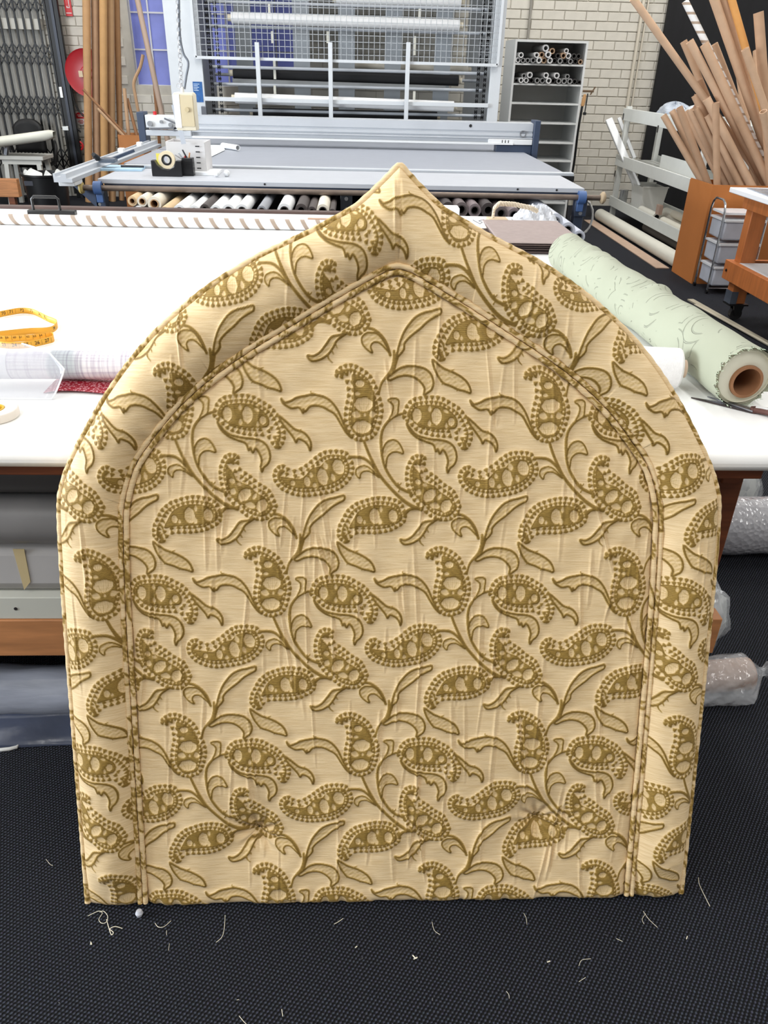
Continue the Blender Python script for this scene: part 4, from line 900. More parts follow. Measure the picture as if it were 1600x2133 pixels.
for a, b in (((-1.50, 1.04), (-1.36, .985)), ((-1.62, .965), (-1.40, .975)), ((-1.44, .955), (-1.34, 1.05))): part('link_rod', MB().bar((a[0], YB0-.07, a[1]), (b[0], YB0-.07, b[1]), .01, .012), M('rod_grey', (120, 122, 128), .35, .6), mc)
part('lever', MB().bar((-1.36, YB0-.09, 1.03), (-1.335, YB0-.11, 1.16), .016, .012), alu, mc)
part('upright_frame', MB().box((-1.36, YB0+.02, 1.06), (-1.30, YB0+.09, 1.20)), M('rod_grey', (120, 122, 128), .35, .6), mc, bev=.004)
part('cutter_panel', MB().box((X0+.02, 6.45, .8505), (-1.02, 6.80, .853)), M('panel_grey', (150, 152, 156), .4), mc)
# ---- stationery on the front shelf
SZ = .838
t = thing('tape_dispenser', 'black desk tape dispenser with a cream tape roll', 'tape dispenser', (-1.1, 4.98, SZ))
prof = [(0, 0), (.175, 0), (.175, .085), (.145, .085), (.130, .05), (.10, .036), (.06, .04), (.035, .06), (.022, .085), (0, .085)]
part('body', MB().prism(prof, (-1.195, 5.01, SZ+.0005), (1, 0, 0), (0, 0, 1), .055), M('black_plastic', (20, 20, 23), .35), t, bev=.003)
tr_ = part('tape_roll', MB().pipe((-1.105, 4.972, SZ+.088), (-1.105, 4.995, SZ+.088), .048, .030, 28), M('cream_tape', (222, 206, 174), .5), t); part('hub', MB().pipe((-1.105, 4.970, SZ+.088), (-1.105, 4.997, SZ+.088), .0295, .02, 20), M('black_plastic', (20, 20, 23), .35), tr_)
t = thing('pen_cup', 'black pen holder beside the tape dispenser', 'pen holder', (-1.0, 5.03, SZ))
cupc = Vector((-.992, 5.03, SZ)); part('cup', MB().box((cupc.x-.032, cupc.y-.03, SZ+.0005), (cupc.x+.032, cupc.y+.03, SZ+.098)), M('black_plastic', (20, 20, 23), .35), t, bev=.004)
for k, (x, y, h, c_, nm) in enumerate(((385, 325, .10, (190, 40, 44), 'red pen'), (372, 318, .12, (214, 222, 232), 'pale blue pen'), (395, 318, .12, (178, 120, 70), 'brown pencil'), (380, 312, .13, (60, 62, 70), 'dark grey pen'), (365, 322, .11, (206, 208, 214), 'white pen'))):
    a = Vector((cupc.x-.02+k*.01, cupc.y-.01+(k % 2)*.02, SZ+.06)); b = at(x, y, Y=5.02); solo('pen', MB().cyl(a, b, .006, .0045, 8), M('pen_%d' % k, c_, .4), nm+' standing in the black pen holder', 'pen', 'pens in the holder')
a = at(383, 300, Y=5.06); b = at(362, 218, Y=5.06)
solo('clear_ruler', MB().bar(a, b, .028, .004, (0, 1, 0)), M('clear_ruler', (206, 212, 222), .2, trans=.3), 'long clear ruler standing behind the tape dispenser', 'ruler')
t = thing('document_box', 'white cardboard document box with holes, behind the tape dispenser', 'box', (-1.02, 5.20, SZ))
part('front_panel', MB().box((-1.13, 5.11, SZ+.0005), (-.90, 5.106, SZ+.175)), M('card_white', (214, 212, 212), .7, vary=.03), t)
part('side_panel', MB().box((-.906, 5.107, SZ+.0005), (-.90, 5.32, SZ+.175)), M('card_white', (214, 212, 212), .7), t); part('side_panel', MB().box((-1.13, 5.107, SZ+.0005), (-1.124, 5.32, SZ+.175)), M('card_white', (214, 212, 212), .7), t)
part('back_panel', MB().box((-1.13, 5.321, SZ+.0005), (-.90, 5.327, SZ+.175)), M('card_white', (214, 212, 212), .7), t)
for k in range(5): part('slot', MB().box((-.955, 5.0985, SZ+.03+k*.03), (-.93, 5.0998, SZ+.036+k*.03)), dk, t)
solo('yellow_pad', MB().box((-1.18, 5.045, SZ+.0005), (-1.145, 5.052, SZ+.115)), M('pad_yellow', (224, 212, 96), .6), 'yellow sticky pad standing behind the tape dispenser', 'notepad')
q = [at(x, y, z=SZ+.001) for x, y in ((196, 356), (296, 357), (306, 347), (205, 348))]
mb = MB().add([*q, *[p+Vector((0, 0, .012)) for p in q]], [(3, 2, 1, 0), (4, 5, 6, 7), (0, 1, 5, 4), (1, 2, 6, 5), (2, 3, 7, 6), (3, 0, 4, 7)]); solo('blue_folder', mb, M('folder_blue', (176, 206, 226), .5), 'light blue folder lying at the machine left corner', 'folder')
a = at(252, 346, z=SZ+.02); b = at(300, 347, z=SZ+.02); solo('white_pen', MB().cyl(a, b, .006, n=8), M('pen_black', (36, 38, 44), .4), 'dark pen lying on the light blue folder', 'pen')
q = [at(x, y, z=SZ+.001) for x, y in ((382, 364), (455, 366), (462, 358), (384, 356))]
mb = MB().add([*q, *[p+Vector((0, 0, .016)) for p in q]], [(3, 2, 1, 0), (4, 5, 6, 7), (0, 1, 5, 4), (1, 2, 6, 5), (2, 3, 7, 6), (3, 0, 4, 7)]); solo('notepad', mb, M('notepad_white', (236, 238, 240), .6), 'small white notepad beside the black pen holder', 'notepad')
for x, y, r, nm in ((452, 362, .017, 'white plastic fitting with rounded end by the notepad'), (473, 361, .02, 'crumpled clear tape ball at the right of the notepad')):
    p = at(x, y, z=SZ+.018); solo('plastic_fitting' if r < .018 else 'tape_ball', MB().lathe([(.001, -r), (r*.8, -r*.7), (r, 0), (r*.7, r*.6), (.001, r)], p, (1, .3, 0), 12), M('fitting_white', (226, 228, 230), .3), nm, 'fitting', smooth=20)
q = [at(x, y, z=.8545) for x, y in ((418, 337), (468, 313), (466, 300), (405, 303))]
solo('paper_sheet', MB().add([*q, *[p+Vector((0, 0, .001)) for p in q]], [(3, 2, 1, 0), (4, 5, 6, 7), (0, 1, 5, 4), (1, 2, 6, 5), (2, 3, 7, 6), (3, 0, 4, 7)]), M('sheet_white', (238, 240, 242), .6), 'white paper sheet on the grey bed behind the document box', 'paper')
a, b = at(464, 303, z=.872), at(496, 308, z=.872); solo('paper_roll', MB().pipe(a, b, .02, .017, 14), M('sheet_white', (238, 240, 242), .6), 'small rolled white paper on the grey bed', 'paper roll')
# ---- rolls stored on the rack under the bed
cream = M('cream_blind', (222, 214, 198), .6, vary=.04); wht = M('white_blind', (232, 232, 232), .55, vary=.03); grd = M('dark_blind', (70, 62, 60), .6, vary=.1); mid = M('grey_blind', (150, 152, 158), .5)
RZ = .60
tan = M('tan_tube', (206, 178, 138), .7); dkc = M('dark_core', (52, 46, 44), .7)
STOW = []
def stow(px, py, r, mat, label, Yn=4.45, Yf=6.9, core=.62, cm=None):
    p = at(px, py, Y=Yn); STOW.append([p.x, max(p.z, RZ+r), r, mat, label, Yn, Yf, core, cm])
for px, py, r, mt, lb in ((281, 419, .026, tan, 'tan tube at the left end of the rack under the machine'), (297, 408, .028, cream, 'small cream roll second from left under the machine'), (313, 422, .038, cream, 'thick cream roll with wide hollow end under the machine'),
        (290, 438, .026, wht, 'white roll low at the left end of the machine rack'), (343, 441, .026, tan, 'tan roll lying behind the thick cream roll'),
        (374, 440, .034, wht, 'white roll right of the thick cream roll under the machine'), (405, 441, .032, wht, 'white roll second right of the thick cream roll'), (428, 436, .026, grd, 'dark roll between white rolls left of centre under machine'),
        (448, 440, .032, wht, 'leftmost of three white rolls side by side under machine'), (476, 439, .034, wht, 'middle of three white rolls side by side under machine'), (504, 439, .034, wht, 'rightmost of three white rolls side by side under machine'),
        (545, 439, .026, mid, 'grey roll with ring end under the machine middle'), (592, 434, .038, wht, 'thick white roll with frayed end under the machine middle'), (628, 438, .034, grd, 'dark roll right of the frayed white roll'),
        (652, 440, .024, grd, 'dark brown roll left of the cream ringed tube'), (672, 436, .034, cream, 'cream ringed tube left of the centre leg'), (690, 442, .018, grd, 'dark roll nearest the centre leg')):
    stow(px, py, r, mt, lb, 4.62 if px < 320 else 4.45, cm=kraft if px < 345 else dkc)
for k, (px, py) in enumerate(((938, 428), (964, 434), (990, 438), (1016, 438), (1042, 444), (1066, 448))): stow(px, py, .040 if k % 2 else .036, M('brown_blind_%d' % (k % 3), ((54, 46, 46), (98, 88, 88), (120, 108, 110))[k % 3], .6), 'dark brown roll under machine, %s from the headboard peak' % ORD[k], 4.62, 6.8, cm=dkc)
for k, (px, py, r) in enumerate(((1163, 465, .045), (1183, 480, .042), (1198, 494, .034))): stow(px, py, r, M('blue_white_blind', (206, 210, 222), .4), 'pale blue white roll end by the right machine leg, %s' % ('uppermost', 'middle one', 'lowest')[k], 4.42, 4.78 if k == 2 else 6.6, .62, M('grey_core', (120, 122, 130), .6))
for it in range(200):                                              # let the stored rolls settle apart
    for a in range(len(STOW)):
        for b in range(a):
            A, B = STOW[a], STOW[b]; dx, dz = A[0]-B[0], A[1]-B[1]; d = math.hypot(dx, dz)+1e-6; o_ = (A[2]+B[2])*1.01-d
            if o_ > 0:
                A[0] += dx/d*o_*.4; B[0] -= dx/d*o_*.4; A[1] += dz/d*o_*.2; B[1] -= dz/d*o_*.2
    for A in STOW: A[1] = min(max(A[1], RZ+A[2]+.001), .775-A[2])
for x, z, r, mt, lb, yn, yf, core, cm in STOW:
    roll('stored_roll', (x, yn, z), (x, yf, z), r, mt, lb, 'roll', core, cm or kraft, .003, 'rolls under the cutting machine', 22)
# ---- pendant switch box on its chain
t = thing('pendant_switch', 'cream pendant control box hanging from a chain and grey cable', 'switch box', (-.88, 4.5, 1.12))
p, q = at(369, 272, Y=4.5), at(407, 192, Y=4.5); bx0, bx1, bz0, bz1 = p.x+.002, q.x-.004, p.z+.004, q.z-.002
bx_ = part('box', MB().prism([(bx0+.006, bz0), (bx1, bz0), (bx1, bz1-.01), (bx1-.008, bz1), (bx0+.008, bz1), (bx0, bz1-.012)], (0, 4.46, 0), (1, 0, 0), (0, 0, 1), -.08), M('box_cream', (226, 218, 196), .45), t, bev=.003)
cv_ = part('cover', MB().prism([(bx0+.036, bz0+.02), (bx1-.006, bz0+.02), (bx1-.006, bz1-.012), (bx0+.038, bz1-.012)], (0, 4.4595, 0), (1, 0, 0), (0, 0, 1), .006), M('cover_beige', (206, 192, 160), .45), bx_, 'beige front cover')
part('white_side', MB().prism([(bx0+.002, bz0+.012), (bx0+.034, bz0+.012), (bx0+.034, bz1-.008), (bx0+.004, bz1-.012)], (0, 4.4595, 0), (1, 0, 0), (0, 0, 1), .004), M('box_white', (236, 236, 236), .45), bx_)
part('button', MB().cyl(((bx0+bx1)/2+.016, 4.452, (bz0+bz1)/2+.01), ((bx0+bx1)/2+.016, 4.444, (bz0+bz1)/2+.01), .011, n=16), M('button_beige', (196, 180, 144), .45), bx_)
part('gland', MB().cyl(((bx0+bx1)/2-.008, 4.5, bz1), ((bx0+bx1)/2-.008, 4.5, bz1+.025), .009, n=12), M('gland_white', (230, 230, 230), .4), bx_)
top = at(368, -60, Y=4.5); ch = MB(); base = Vector(((bx0+bx1)/2-.012, 4.5, bz1+.02)); n = 26
for k in range(n):
    a = base.lerp(top, k/n); b = base.lerp(top, (k+.95)/n); d = (b-a); side = Vector((.0095, 0, 0)) if k % 2 else Vector((.003, .0095, 0)); ctr = (a+b)/2
    ch.sweep([ctr+d*.62*math.sin(j*math.pi/5)+side*math.cos(j*math.pi/5) for j in range(10)], .0026, 5, True)
part('chain', ch, M('zinc_chain', (206, 208, 212), .35, .6), t, 'linked steel chain', kind='stuff')
part('chain_ring', MB().sweep([Vector((base.x-.012+.011*math.cos(k), 4.5, base.z+.012*math.sin(k)+.008)) for k in np.linspace(0, 6, 12)], .002, 5), M('zinc_chain', (206, 208, 212), .35, .6), t)
cb = spline([tuple(v) for v in [base+Vector((.015, 0, -.005)), base+Vector((.03, 0, .05)), at(392, 130, Y=4.5), at(381, 108, Y=4.5), at(374, 60, Y=4.5), at(372, -60, Y=4.5)]], 8, False)
part('cable', MB().sweep([tuple(v) for v in cb], .0058, 8), M('cable_grey', (104, 110, 120), .5), t, 'grey flexible cable')
# ================================================================ carousel rack for blind fabric, behind the machine
enam = M('carousel_grey_white', (206, 210, 214), .5, vary=.03); bargrey = M('bar_grey', (186, 190, 196), .4, .2)
cr = thing('fabric_carousel', 'grey white vertical carousel cabinet with mesh guard and hanging rolls', 'carousel', (0, 8.0, 0))
CY = 7.6
part('left_panel', MB().box((-1.585, CY, 0), (-1.30, CY+.03, 3.0)), enam, cr, bev=.004); part('right_panel', MB().box((1.165, CY, 0), (1.26, CY+.03, 3.0)), enam, cr, bev=.004)
part('left_side', MB().box((-1.585, CY+.031, 0), (-1.56, 9.95, 3.0)), enam, cr); part('right_side', MB().box((1.235, CY+.031, 0), (1.26, 9.95, 3.0)), enam, cr)  # sides run back to the wall, depth added to keep the interior dark
part('top_panel', MB().box((-1.585, CY, 3.0), (1.26, 9.95, 3.03)), enam, cr); part('lower_panel', MB().box((-1.299, CY, 0), (1.164, CY+.03, 1.0)), enam, cr)  # unseen top drawn back as far, blocking light from above
part('poster', MB().box((-1.395, CY-.003, 1.13), (-1.315, CY-.0005, 1.285)), M('poster_blue', (40, 96, 160), .5, vary=.3, scale=40), cr, 'small blue printed notice')
for k in range(5): part('notice_line', MB().box((-1.388, CY-.0042, 1.265-k*.012), (-1.388+(.05, .035, .045, .03, .04)[k], CY-.0031, 1.269-k*.012)), M('notice_white', (206, 220, 236), .5), cr)
part('latch', MB().box((-1.335, CY-.04, 1.03), (-1.29, CY-.001, 1.10)), M('rod_grey', (120, 122, 128), .35, .6), cr, bev=.004)
# mesh guard
mz0, mz1, mx0, mx1 = 1.465, 2.45, -1.345, 1.215; cell = .047; wm = MB()
k = 0
while mx0+k*cell < mx1: wm.box((mx0+k*cell-.0021, CY-.032, mz0), (mx0+k*cell+.0021, CY-.027, mz1)); k += 1
k = 0
while mz0+k*cell < mz1: wm.box((mx0, CY-.0265, mz0+k*cell-.0021), (mx1, CY-.022, mz0+k*cell+.0021)); k += 1
part('guard_mesh', wm, M('wire_white', (172, 176, 180), .4), cr, 'welded wire guard mesh', kind='stuff')
fr = enam
for a, b in (((mx0, mz0), (mx1, mz0)), ((mx0, mz0), (mx0, mz1)), ((mx1, mz0), (mx1, mz1)), ((mx0, mz1), (mx1, mz1))): part('guard_frame', MB().bar((a[0], CY-.027, a[1]), (b[0], CY-.027, b[1]), .022, .022), fr, cr)
for px in (537, 690, 853):
    p = at(px-2, 88, Y=CY-.06); part('front_post', MB().box((p.x-.018, CY-.075, .98), (p.x+.018, CY-.045, p.z)), enam, cr, bev=.003)
part('front_rail', MB().bar((-1.30, CY-.02, 1.158), (1.165, CY-.02, 1.158), .03, .032), enam, cr, bev=.003)
part('cross_rail', MB().bar((-1.299, CY+.01, 1.018), (1.164, CY+.01, 1.018), .03, .035), enam, cr, bev=.003)
# carrier bars, straps, chains
for z, y in ((1.70, 7.78), (1.875, 7.80), (1.40, 7.72), (1.27, 7.75), (1.07, 7.72), (1.34, 8.0), (2.05, 7.85)):
    part('carrier_bar', MB().cyl((-1.26, y, z), (1.13, y, z), .013, n=10), bargrey, cr)
for px in (506, 627, 722, 820, 925):
    p = at(px, 60, Y=8.15); part('strap', MB().box((p.x-.075, 8.15, .98), (p.x+.075, 8.156, 2.9)), M('strap_grey', (158, 164, 170), .55), cr)
for x in (-1.245, -1.175, 1.075, 1.135):
    c_ = MB()
    for k in range(46): z = 1.0+k*.042; c_.box((x-.011, 7.69-(k % 2)*.006, z), (x-.004, 7.70-(k % 2)*.006, z+.034)); c_.box((x+.004, 7.69-(k % 2)*.006, z), (x+.011, 7.70-(k % 2)*.006, z+.034)); c_.box((x-.013, 7.688, z+.010), (x+.013, 7.703, z+.024))
    part('drive_chain', c_, M('chain_black', (22, 22, 24), .4, .4), cr, 'black roller drive chain', kind='stuff')
for px, y0, y1 in ((562, 8, 45), (568, 65, 90), (873, 18, 60), (863, 75, 115), (573, 120, 165), (574, 178, 218), (862, 190, 222), (683, 65, 90)):
    a, b = at(px, y0, Y=7.74), at(px, y1, Y=7.74); part('hanger_strip', MB().box((b.x-.011, 7.735, b.z), (b.x+.011, 7.74, a.z)), M('hanger_white', (214, 212, 200), .5), cr)
def croll(x0, y0, x1, y1, r, mat, label, Y=7.78, cap=None):
    a, b = at(x0, y0, Y=Y), at(x1, y1, Y=Y); roll('carousel_roll', a, b, r, mat, label, 'roll', .6, cap or M('cream_core', (214, 204, 182), .6), .03, 'rolls in the carousel', 20)
croll(482, 37, 957, 53, .042, M('white_blind', (232, 232, 232), .55), 'long white roll high behind the carousel mesh guard', 7.72)
croll(486, 152, 955, 168, .042, M('black_cloth', (16, 16, 19), .7), 'long black roll in the middle of the carousel', 7.80)
croll(490, 204, 945, 222, .042, M('white_blind', (232, 232, 232), .55), 'long white roll low in the carousel behind the rail', 7.66)
croll(740, 135, 975, 145, .035, M('cream_blind', (222, 214, 198), .6), 'short cream roll at the right back of the carousel', 8.35)
croll(528, 236, 910, 244, .045, M('black_cloth', (16, 16, 19), .7), 'black roll lowest in the carousel just above the beam', 7.95)
croll(700, -2, 960, 6, .05, M('white_blind', (232, 232, 232), .55), 'white roll at the very top of the carousel', 7.95)
a, b = at(484, 162, Y=7.9), at(928, 190, Y=7.9); part('hanging_sheet', MB().box((a.x, 7.9, b.z), (b.x, 7.905, a.z)), M('sheet_grey', (178, 180, 180), .6), cr)
for z in (1.78, 2.0):
    for x0, x1 in ((-1.1, -.75), (-.35, .0), (.15, .5), (.6, .95)): part('dark_carrier', MB().box((x0, 8.3, z-.035), (x1, 8.32, z+.035)), M('carrier_dark', (30, 30, 33), .5), cr)
# ================================================================ pigeon-hole shelves with roller tubes
sw_ = M('shelf_white', (228, 230, 230), .5); sback = M('shelf_back', (206, 206, 202), .6)
SX0, SX1, SY0, SY1, SZT = 1.535, 2.245, 8.6, 9.15, 1.672
su = thing('pigeon_hole_shelf', 'tall white shelf unit holding hollow tubes on its upper shelves', 'shelf', ((SX0+SX1)/2, 8.87, 0))
part('side', MB().box((SX0, SY0, 0), (SX0+.02, SY1, SZT)), sw_, su); part('side', MB().box((SX1-.02, SY0, 0), (SX1, SY1, SZT)), sw_, su)
part('top', MB().box((SX0, SY0, SZT), (SX1, SY1, SZT+.02)), sw_, su); part('back', MB().box((SX0+.02, SY1-.012, 0), (SX1-.02, SY1, SZT)), sback, su)
SHZ = [.04, .235, .435, .64, .808, .985, 1.158, 1.325, 1.495]
for z in SHZ: part('shelf_board', MB().box((SX0+.0205, SY0+.003, z-.016), (SX1-.0205, SY1-.0125, z)), sw_, su)
# the tubes on the two upper boards
rr = random.Random(5); tubes = []
def shelf_tubes(zb, items):
    for x, lay, r, mt, out in items: tubes.append((x, zb, lay, r, mt, out))
W = M('tube_white', (226, 226, 226), .5); G = M('tube_grey', (150, 150, 150), .5); K = M('tube_dark', (54, 52, 52), .5); T_ = M('tube_tan', (170, 142, 116), .6); CL = M('tube_clear', (206, 208, 210), .3)
def settle(zb, specs):
    placed = []
    for x, r, mt, out in specs:                                   # drop each tube onto the board or the tubes below it
        z = zb+r+.001
        for (x2, z2, r2) in placed:
            dx = abs(x-x2)
            if dx < r+r2: z = max(z, z2+math.sqrt(max(0, (r+r2)**2-dx*dx))+.0005)
        placed.append((x, z, r)); yield x, z, r, mt, out
def row(zb, specs, where):
    for k, (x, z, r, mt, out) in enumerate(sorted(settle(zb, specs), key=lambda q: (q[0], q[1]))):
        tube('roller_tube', (x, SY0-out, z), (x+rr.uniform(-.004, .004), SY1-.03, z), r, r*.62, mt, '%s hollow tube on the %s shelf, %s counting from the left' % ({W: 'white', G: 'grey', K: 'dark', T_: 'tan', CL: 'pale'}[mt], where, ORD[k]), 'tube', 'tubes on the %s shelf' % where, 14)
row(SHZ[8], [(1.578, .023, W, .0), (1.625, .022, G, .01), (1.672, .022, G, .0), (1.720, .024, G, .03), (1.772, .026, W, .06), (1.826, .026, T_, .03), (1.880, .026, W, .05), (1.934, .025, K, .0), (1.986, .025, G, .02), (2.038, .025, K, .0), (2.090, .024, G, .01), (2.140, .025, K, .0), (2.190, .022, T_, .0),
             (1.60, .024, W, .02), (1.745, .024, W, .05), (1.80, .026, T_, .02), (1.855, .028, W, .06), (1.96, .024, K, .01), (2.012, .026, T_, .02), (2.065, .026, W, .0), (2.115, .024, K, .02), (2.165, .024, K, .0), (1.83, .03, CL, .03), (1.90, .026, T_, .01), (2.04, .022, W, .0)], 'top')
row(SHZ[7], [(1.578, .020, K, .0), (1.624, .024, W, .02), (1.676, .024, W, .01), (1.728, .024, K, .0), (1.782, .025, G, .02), (1.836, .025, G, .01), (1.890, .026, W, .05), (1.944, .025, K, .0), (1.998, .025, G, .01), (2.052, .026, G, .01), (2.106, .025, G, .02), (2.158, .024, K, .0), (2.204, .019, K, .0),
             (1.65, .022, G, .0), (1.705, .027, W, .02), (1.862, .026, W, .03), (1.97, .027, W, .02), (2.08, .022, G, .0)], 'second')
# brackets and conduits on the brick wall
cond = M('conduit_grey', (150, 146, 138), .5)
for px, py, lab in ((1099, 85, 'thin grey conduit on the brick wall above the shelf unit'),):
    p = at(px, py, Y=10.07); solo('conduit', MB().cyl((p.x, 10.07, p.z-.7), (p.x, 10.07, 3.2), .014, n=10), cond, lab, 'pipe')
for px, lab, r in ((1342, 'pale vertical conduit on the brick wall left of the dark curtain', .018), (1352, 'thin vertical conduit right beside the pale conduit', .009)):
    p = at(px, 0, Y=10.06); solo('conduit', MB().cyl((p.x, 10.06, .35), (p.x, 10.06, 3.2), r, n=10), M('conduit_cream', (214, 206, 190), .5), lab, 'pipe')
# tool hanging on the shelf side, and cables
t = thing('bar_clamp', 'wooden handled bar clamp hanging on the shelf side', 'clamp', (2.26, 8.62, 1.0))
a, b = at(1213, 215, Y=8.6), at(1221, 184, Y=8.6)
part('wooden_handle', MB().lathe([(.001, -.055), (.016, -.05), (.019, 0), (.014, .05), (.001, .055)], (2.272, 8.60, 1.19), (0.1, 0, 1), 12), M('handle_wood', (206, 158, 106), .5), t, 'pale wooden handle')
part('jaw', MB().box((2.25, 8.59, 1.26), (2.36, 8.605, 1.28)), M('tool_bronze', (120, 100, 80), .4, .5), t, bev=.003); part('jaw_screw', MB().bar((2.33, 8.597, 1.24), (2.37, 8.597, 1.31), .012, .012), M('tool_bronze', (120, 100, 80), .4, .5), t)
part('rod', MB().cyl((2.305, 8.60, 1.25), (2.300, 8.60, 1.08), .006, n=8), blk, t); part('swivel_foot', MB().cyl((2.300, 8.60, 1.06), (2.300, 8.60, 1.085), .016, n=10), blk, t)
cps = spline([tuple(v) for v in (Vector((2.268, 8.61, 1.14)), Vector((2.262, 8.62, .9)), Vector((2.275, 8.66, .6)), Vector((2.268, 8.70, .3)), Vector((2.285, 8.72, .01)))], 8, False)
solo('hanging_cable', MB().sweep([tuple(v) for v in cps], .012, 8), blk, 'thick black cable hanging down the shelf side', 'cable')
cps = [Vector((1.385+.065*math.sin(k*.55), 4.915+.006*math.cos(k), .66+.10*math.cos(k*.55))) for k in range(26)]
solo('coiled_cable', MB().sweep(cps, .006, 8), M('cable_white', (206, 206, 204), .5), 'white cable coil hanging behind the right machine leg', 'cable')
# ================================================================ left side of the workshop
gblk = M('gate_black', (16, 16, 18), .4, .3)
GY = 9.97; gx1 = -3.30; gx0 = -4.35; gate = thing('security_gate', 'black folding security gate with diamond lattice across the doorway', 'gate', ((gx0+gx1)/2, GY, 0))
nb_ = 13; gxs = [gx1-.04-k*.083 for k in range(nb_)]
for x in gxs: part('upright', MB().box((x-.010, GY-.008, .04), (x+.010, GY+.008, 2.6)), gblk, gate)
for zc in (.42, .96, 1.46, 1.96, 2.42):
    for k in range(nb_-1):
        for s in (-1, 1): part('lattice_link', MB().bar((gxs[k], GY-.012*s, zc-.10), (gxs[k+1], GY-.012*s, zc+.02), .012, .005, (0, 1, 0)) if s > 0 else MB().bar((gxs[k], GY-.012*s, zc+.02), (gxs[k+1], GY-.012*s, zc-.10), .012, .005, (0, 1, 0)), gblk, gate)
        for s in (-1, 1): part('lattice_link', MB().bar((gxs[k], GY-.012*s, zc), (gxs[k+1], GY-.012*s, zc+.12), .012, .005, (0, 1, 0)) if s > 0 else MB().bar((gxs[k], GY-.012*s, zc+.12), (gxs[k+1], GY-.012*s, zc), .012, .005, (0, 1, 0)), gblk, gate)
part('lock_post', MB().box((gx1-.02, GY-.03, 0), (gx1+.11, GY+.02, 2.8)), gblk, gate, bev=.006); part('lock_channel', MB().box((gx1+.03, GY-.042, 0), (gx1+.06, GY-.031, 2.8)), M('gate_grey', (52, 56, 66), .4, .3), gate)
p = at(125, 185, Y=GY-.05); part('lock_plate', MB().box((gx1-.012, GY-.055, 1.05), (gx1+.022, GY-.031, 1.16)), M('lock_silver', (206, 208, 206), .35, .3), gate, 'silver lock plate', bev=.004)
part('latch', MB().box((gx1-.05, GY-.05, .72), (gx1+.02, GY-.031, .765)), M('lock_silver', (206, 208, 206), .35, .3), gate, bev=.004)
struct('door_1', MB().box((-5.6, YB-.035, 0), (-3.42, YB-.02, 2.6)), M('roller_door', (176, 174, 168), .6, vary=.06), 0)
struct('trim_1', MB().box((-5.6, YB-.10, 1.70), (-3.42, YB-.036, 1.80)), M('door_beam', (206, 204, 196), .6), 0)
# fire sign
t = thing('fire_sign', 'red fire extinguisher sign on the painted brick wall', 'sign', (-3.1, 10.08, 1.83))
a, b = at(152, 34, Y=10.075), at(129, -24, Y=10.075); red = M('sign_red', (206, 40, 44), .45); wsg = M('sign_white', (232, 228, 226), .5)
part('plate', MB().box((b.x, 10.072, a.z), (a.x, 10.078, b.z)), red, t); w_, h_ = a.x-b.x, b.z-a.z
part('pictogram_panel', MB().box((b.x+w_*.28, 10.069, a.z+h_*.30), (a.x-w_*.28, 10.0715, a.z+h_*.9)), wsg, t)
part('pictogram_body', MB().box((b.x+w_*.42, 10.067, a.z+h_*.33), (a.x-w_*.38, 10.0688, a.z+h_*.75)), red, t)
part('pictogram_hose', MB().bar((b.x+w_*.36, 10.068, a.z+h_*.38), (b.x+w_*.40, 10.068, a.z+h_*.82), .010, .003, (0, 1, 0)), red, t)
part('caption_bar', MB().box((b.x+w_*.1, 10.069, a.z+h_*.10), (a.x-w_*.1, 10.0715, a.z+h_*.13)), wsg, t)
# hose reel
t = thing('fire_hose_reel', 'red fire hose reel with black hose on the wall behind tubes', 'hose reel', (-2.94, 9.9, 0.9))
c_ = at(183, 152, Y=9.9); part('drum_face', MB().lathe([(.001, -.05), (.06, -.05), (.07, -.035), (.215, -.03), (.235, -.04), (.235, .0), (.001, .0)], (c_.x, 9.9, c_.z), (0, 1, 0), 36), M('reel_red', (176, 32, 42), .35), t, 'glossy red drum')
part('drum_back', MB().lathe([(.001, .13), (.235, .13), (.235, .11), (.05, .10), (.05, .0)], (c_.x, 9.9, c_.z), (0, 1, 0), 36), M('reel_red', (176, 32, 42), .35), t)
part('wall_arm', MB().box((c_.x-.03, 9.99, c_.z-.05), (c_.x+.03, 10.085, c_.z+.05)), M('reel_red', (176, 32, 42), .35), t)
for k in range(5): part('wound_hose', MB().sweep([(c_.x+.18*math.cos(q), 9.915+k*.018, c_.z+.18*math.sin(q)) for q in np.linspace(0, 2*math.pi, 28, endpoint=False)], .011, 6, True), blk, t)
hs = spline([(c_.x-.19, 9.93, c_.z-.06), (c_.x-.215, 9.93, c_.z-.22), (c_.x-.17, 9.93, c_.z-.38), (c_.x-.08, 9.93, c_.z-.46)], 8, False); part('hose_tail', MB().sweep([tuple(v) for v in hs], .011, 8), blk, t)
p = at(168, 154, Y=9.84); part('label_plate', MB().box((p.x-.022, 9.842, p.z-.03), (p.x+.022, 9.846, p.z+.03)), M('label_cream', (222, 200, 168), .5), t)
t = thing('round_fire_sign', 'round red and white hose sign below the hose reel', 'sign', (-2.98, 10.07, .7)); c_ = at(168, 247, Y=10.07)
part('disc', MB().cyl((c_.x, 10.076, c_.z), (c_.x, 10.070, c_.z), .068, n=28), wsg, t); part('red_half', MB().prism([(.066*math.cos(q), .066*math.sin(q)) for q in np.linspace(0, math.pi, 16)], (c_.x, 10.0695, c_.z), (1, 0, 0), (0, 0, 1), .0015), red, t)
for k, w_ in enumerate((.05, .07, .04)): part('red_text_line', MB().box((c_.x-w_/2, 10.067, c_.z-.022-k*.014), (c_.x+w_/2, 10.0695, c_.z-.016-k*.014)), red, t)
for k, w_ in enumerate((.05, .07)): part('white_text_line', MB().box((c_.x-w_/2, 10.066, c_.z+.020+k*.014), (c_.x+w_/2, 10.0678, c_.z+.026+k*.014)), wsg, t)
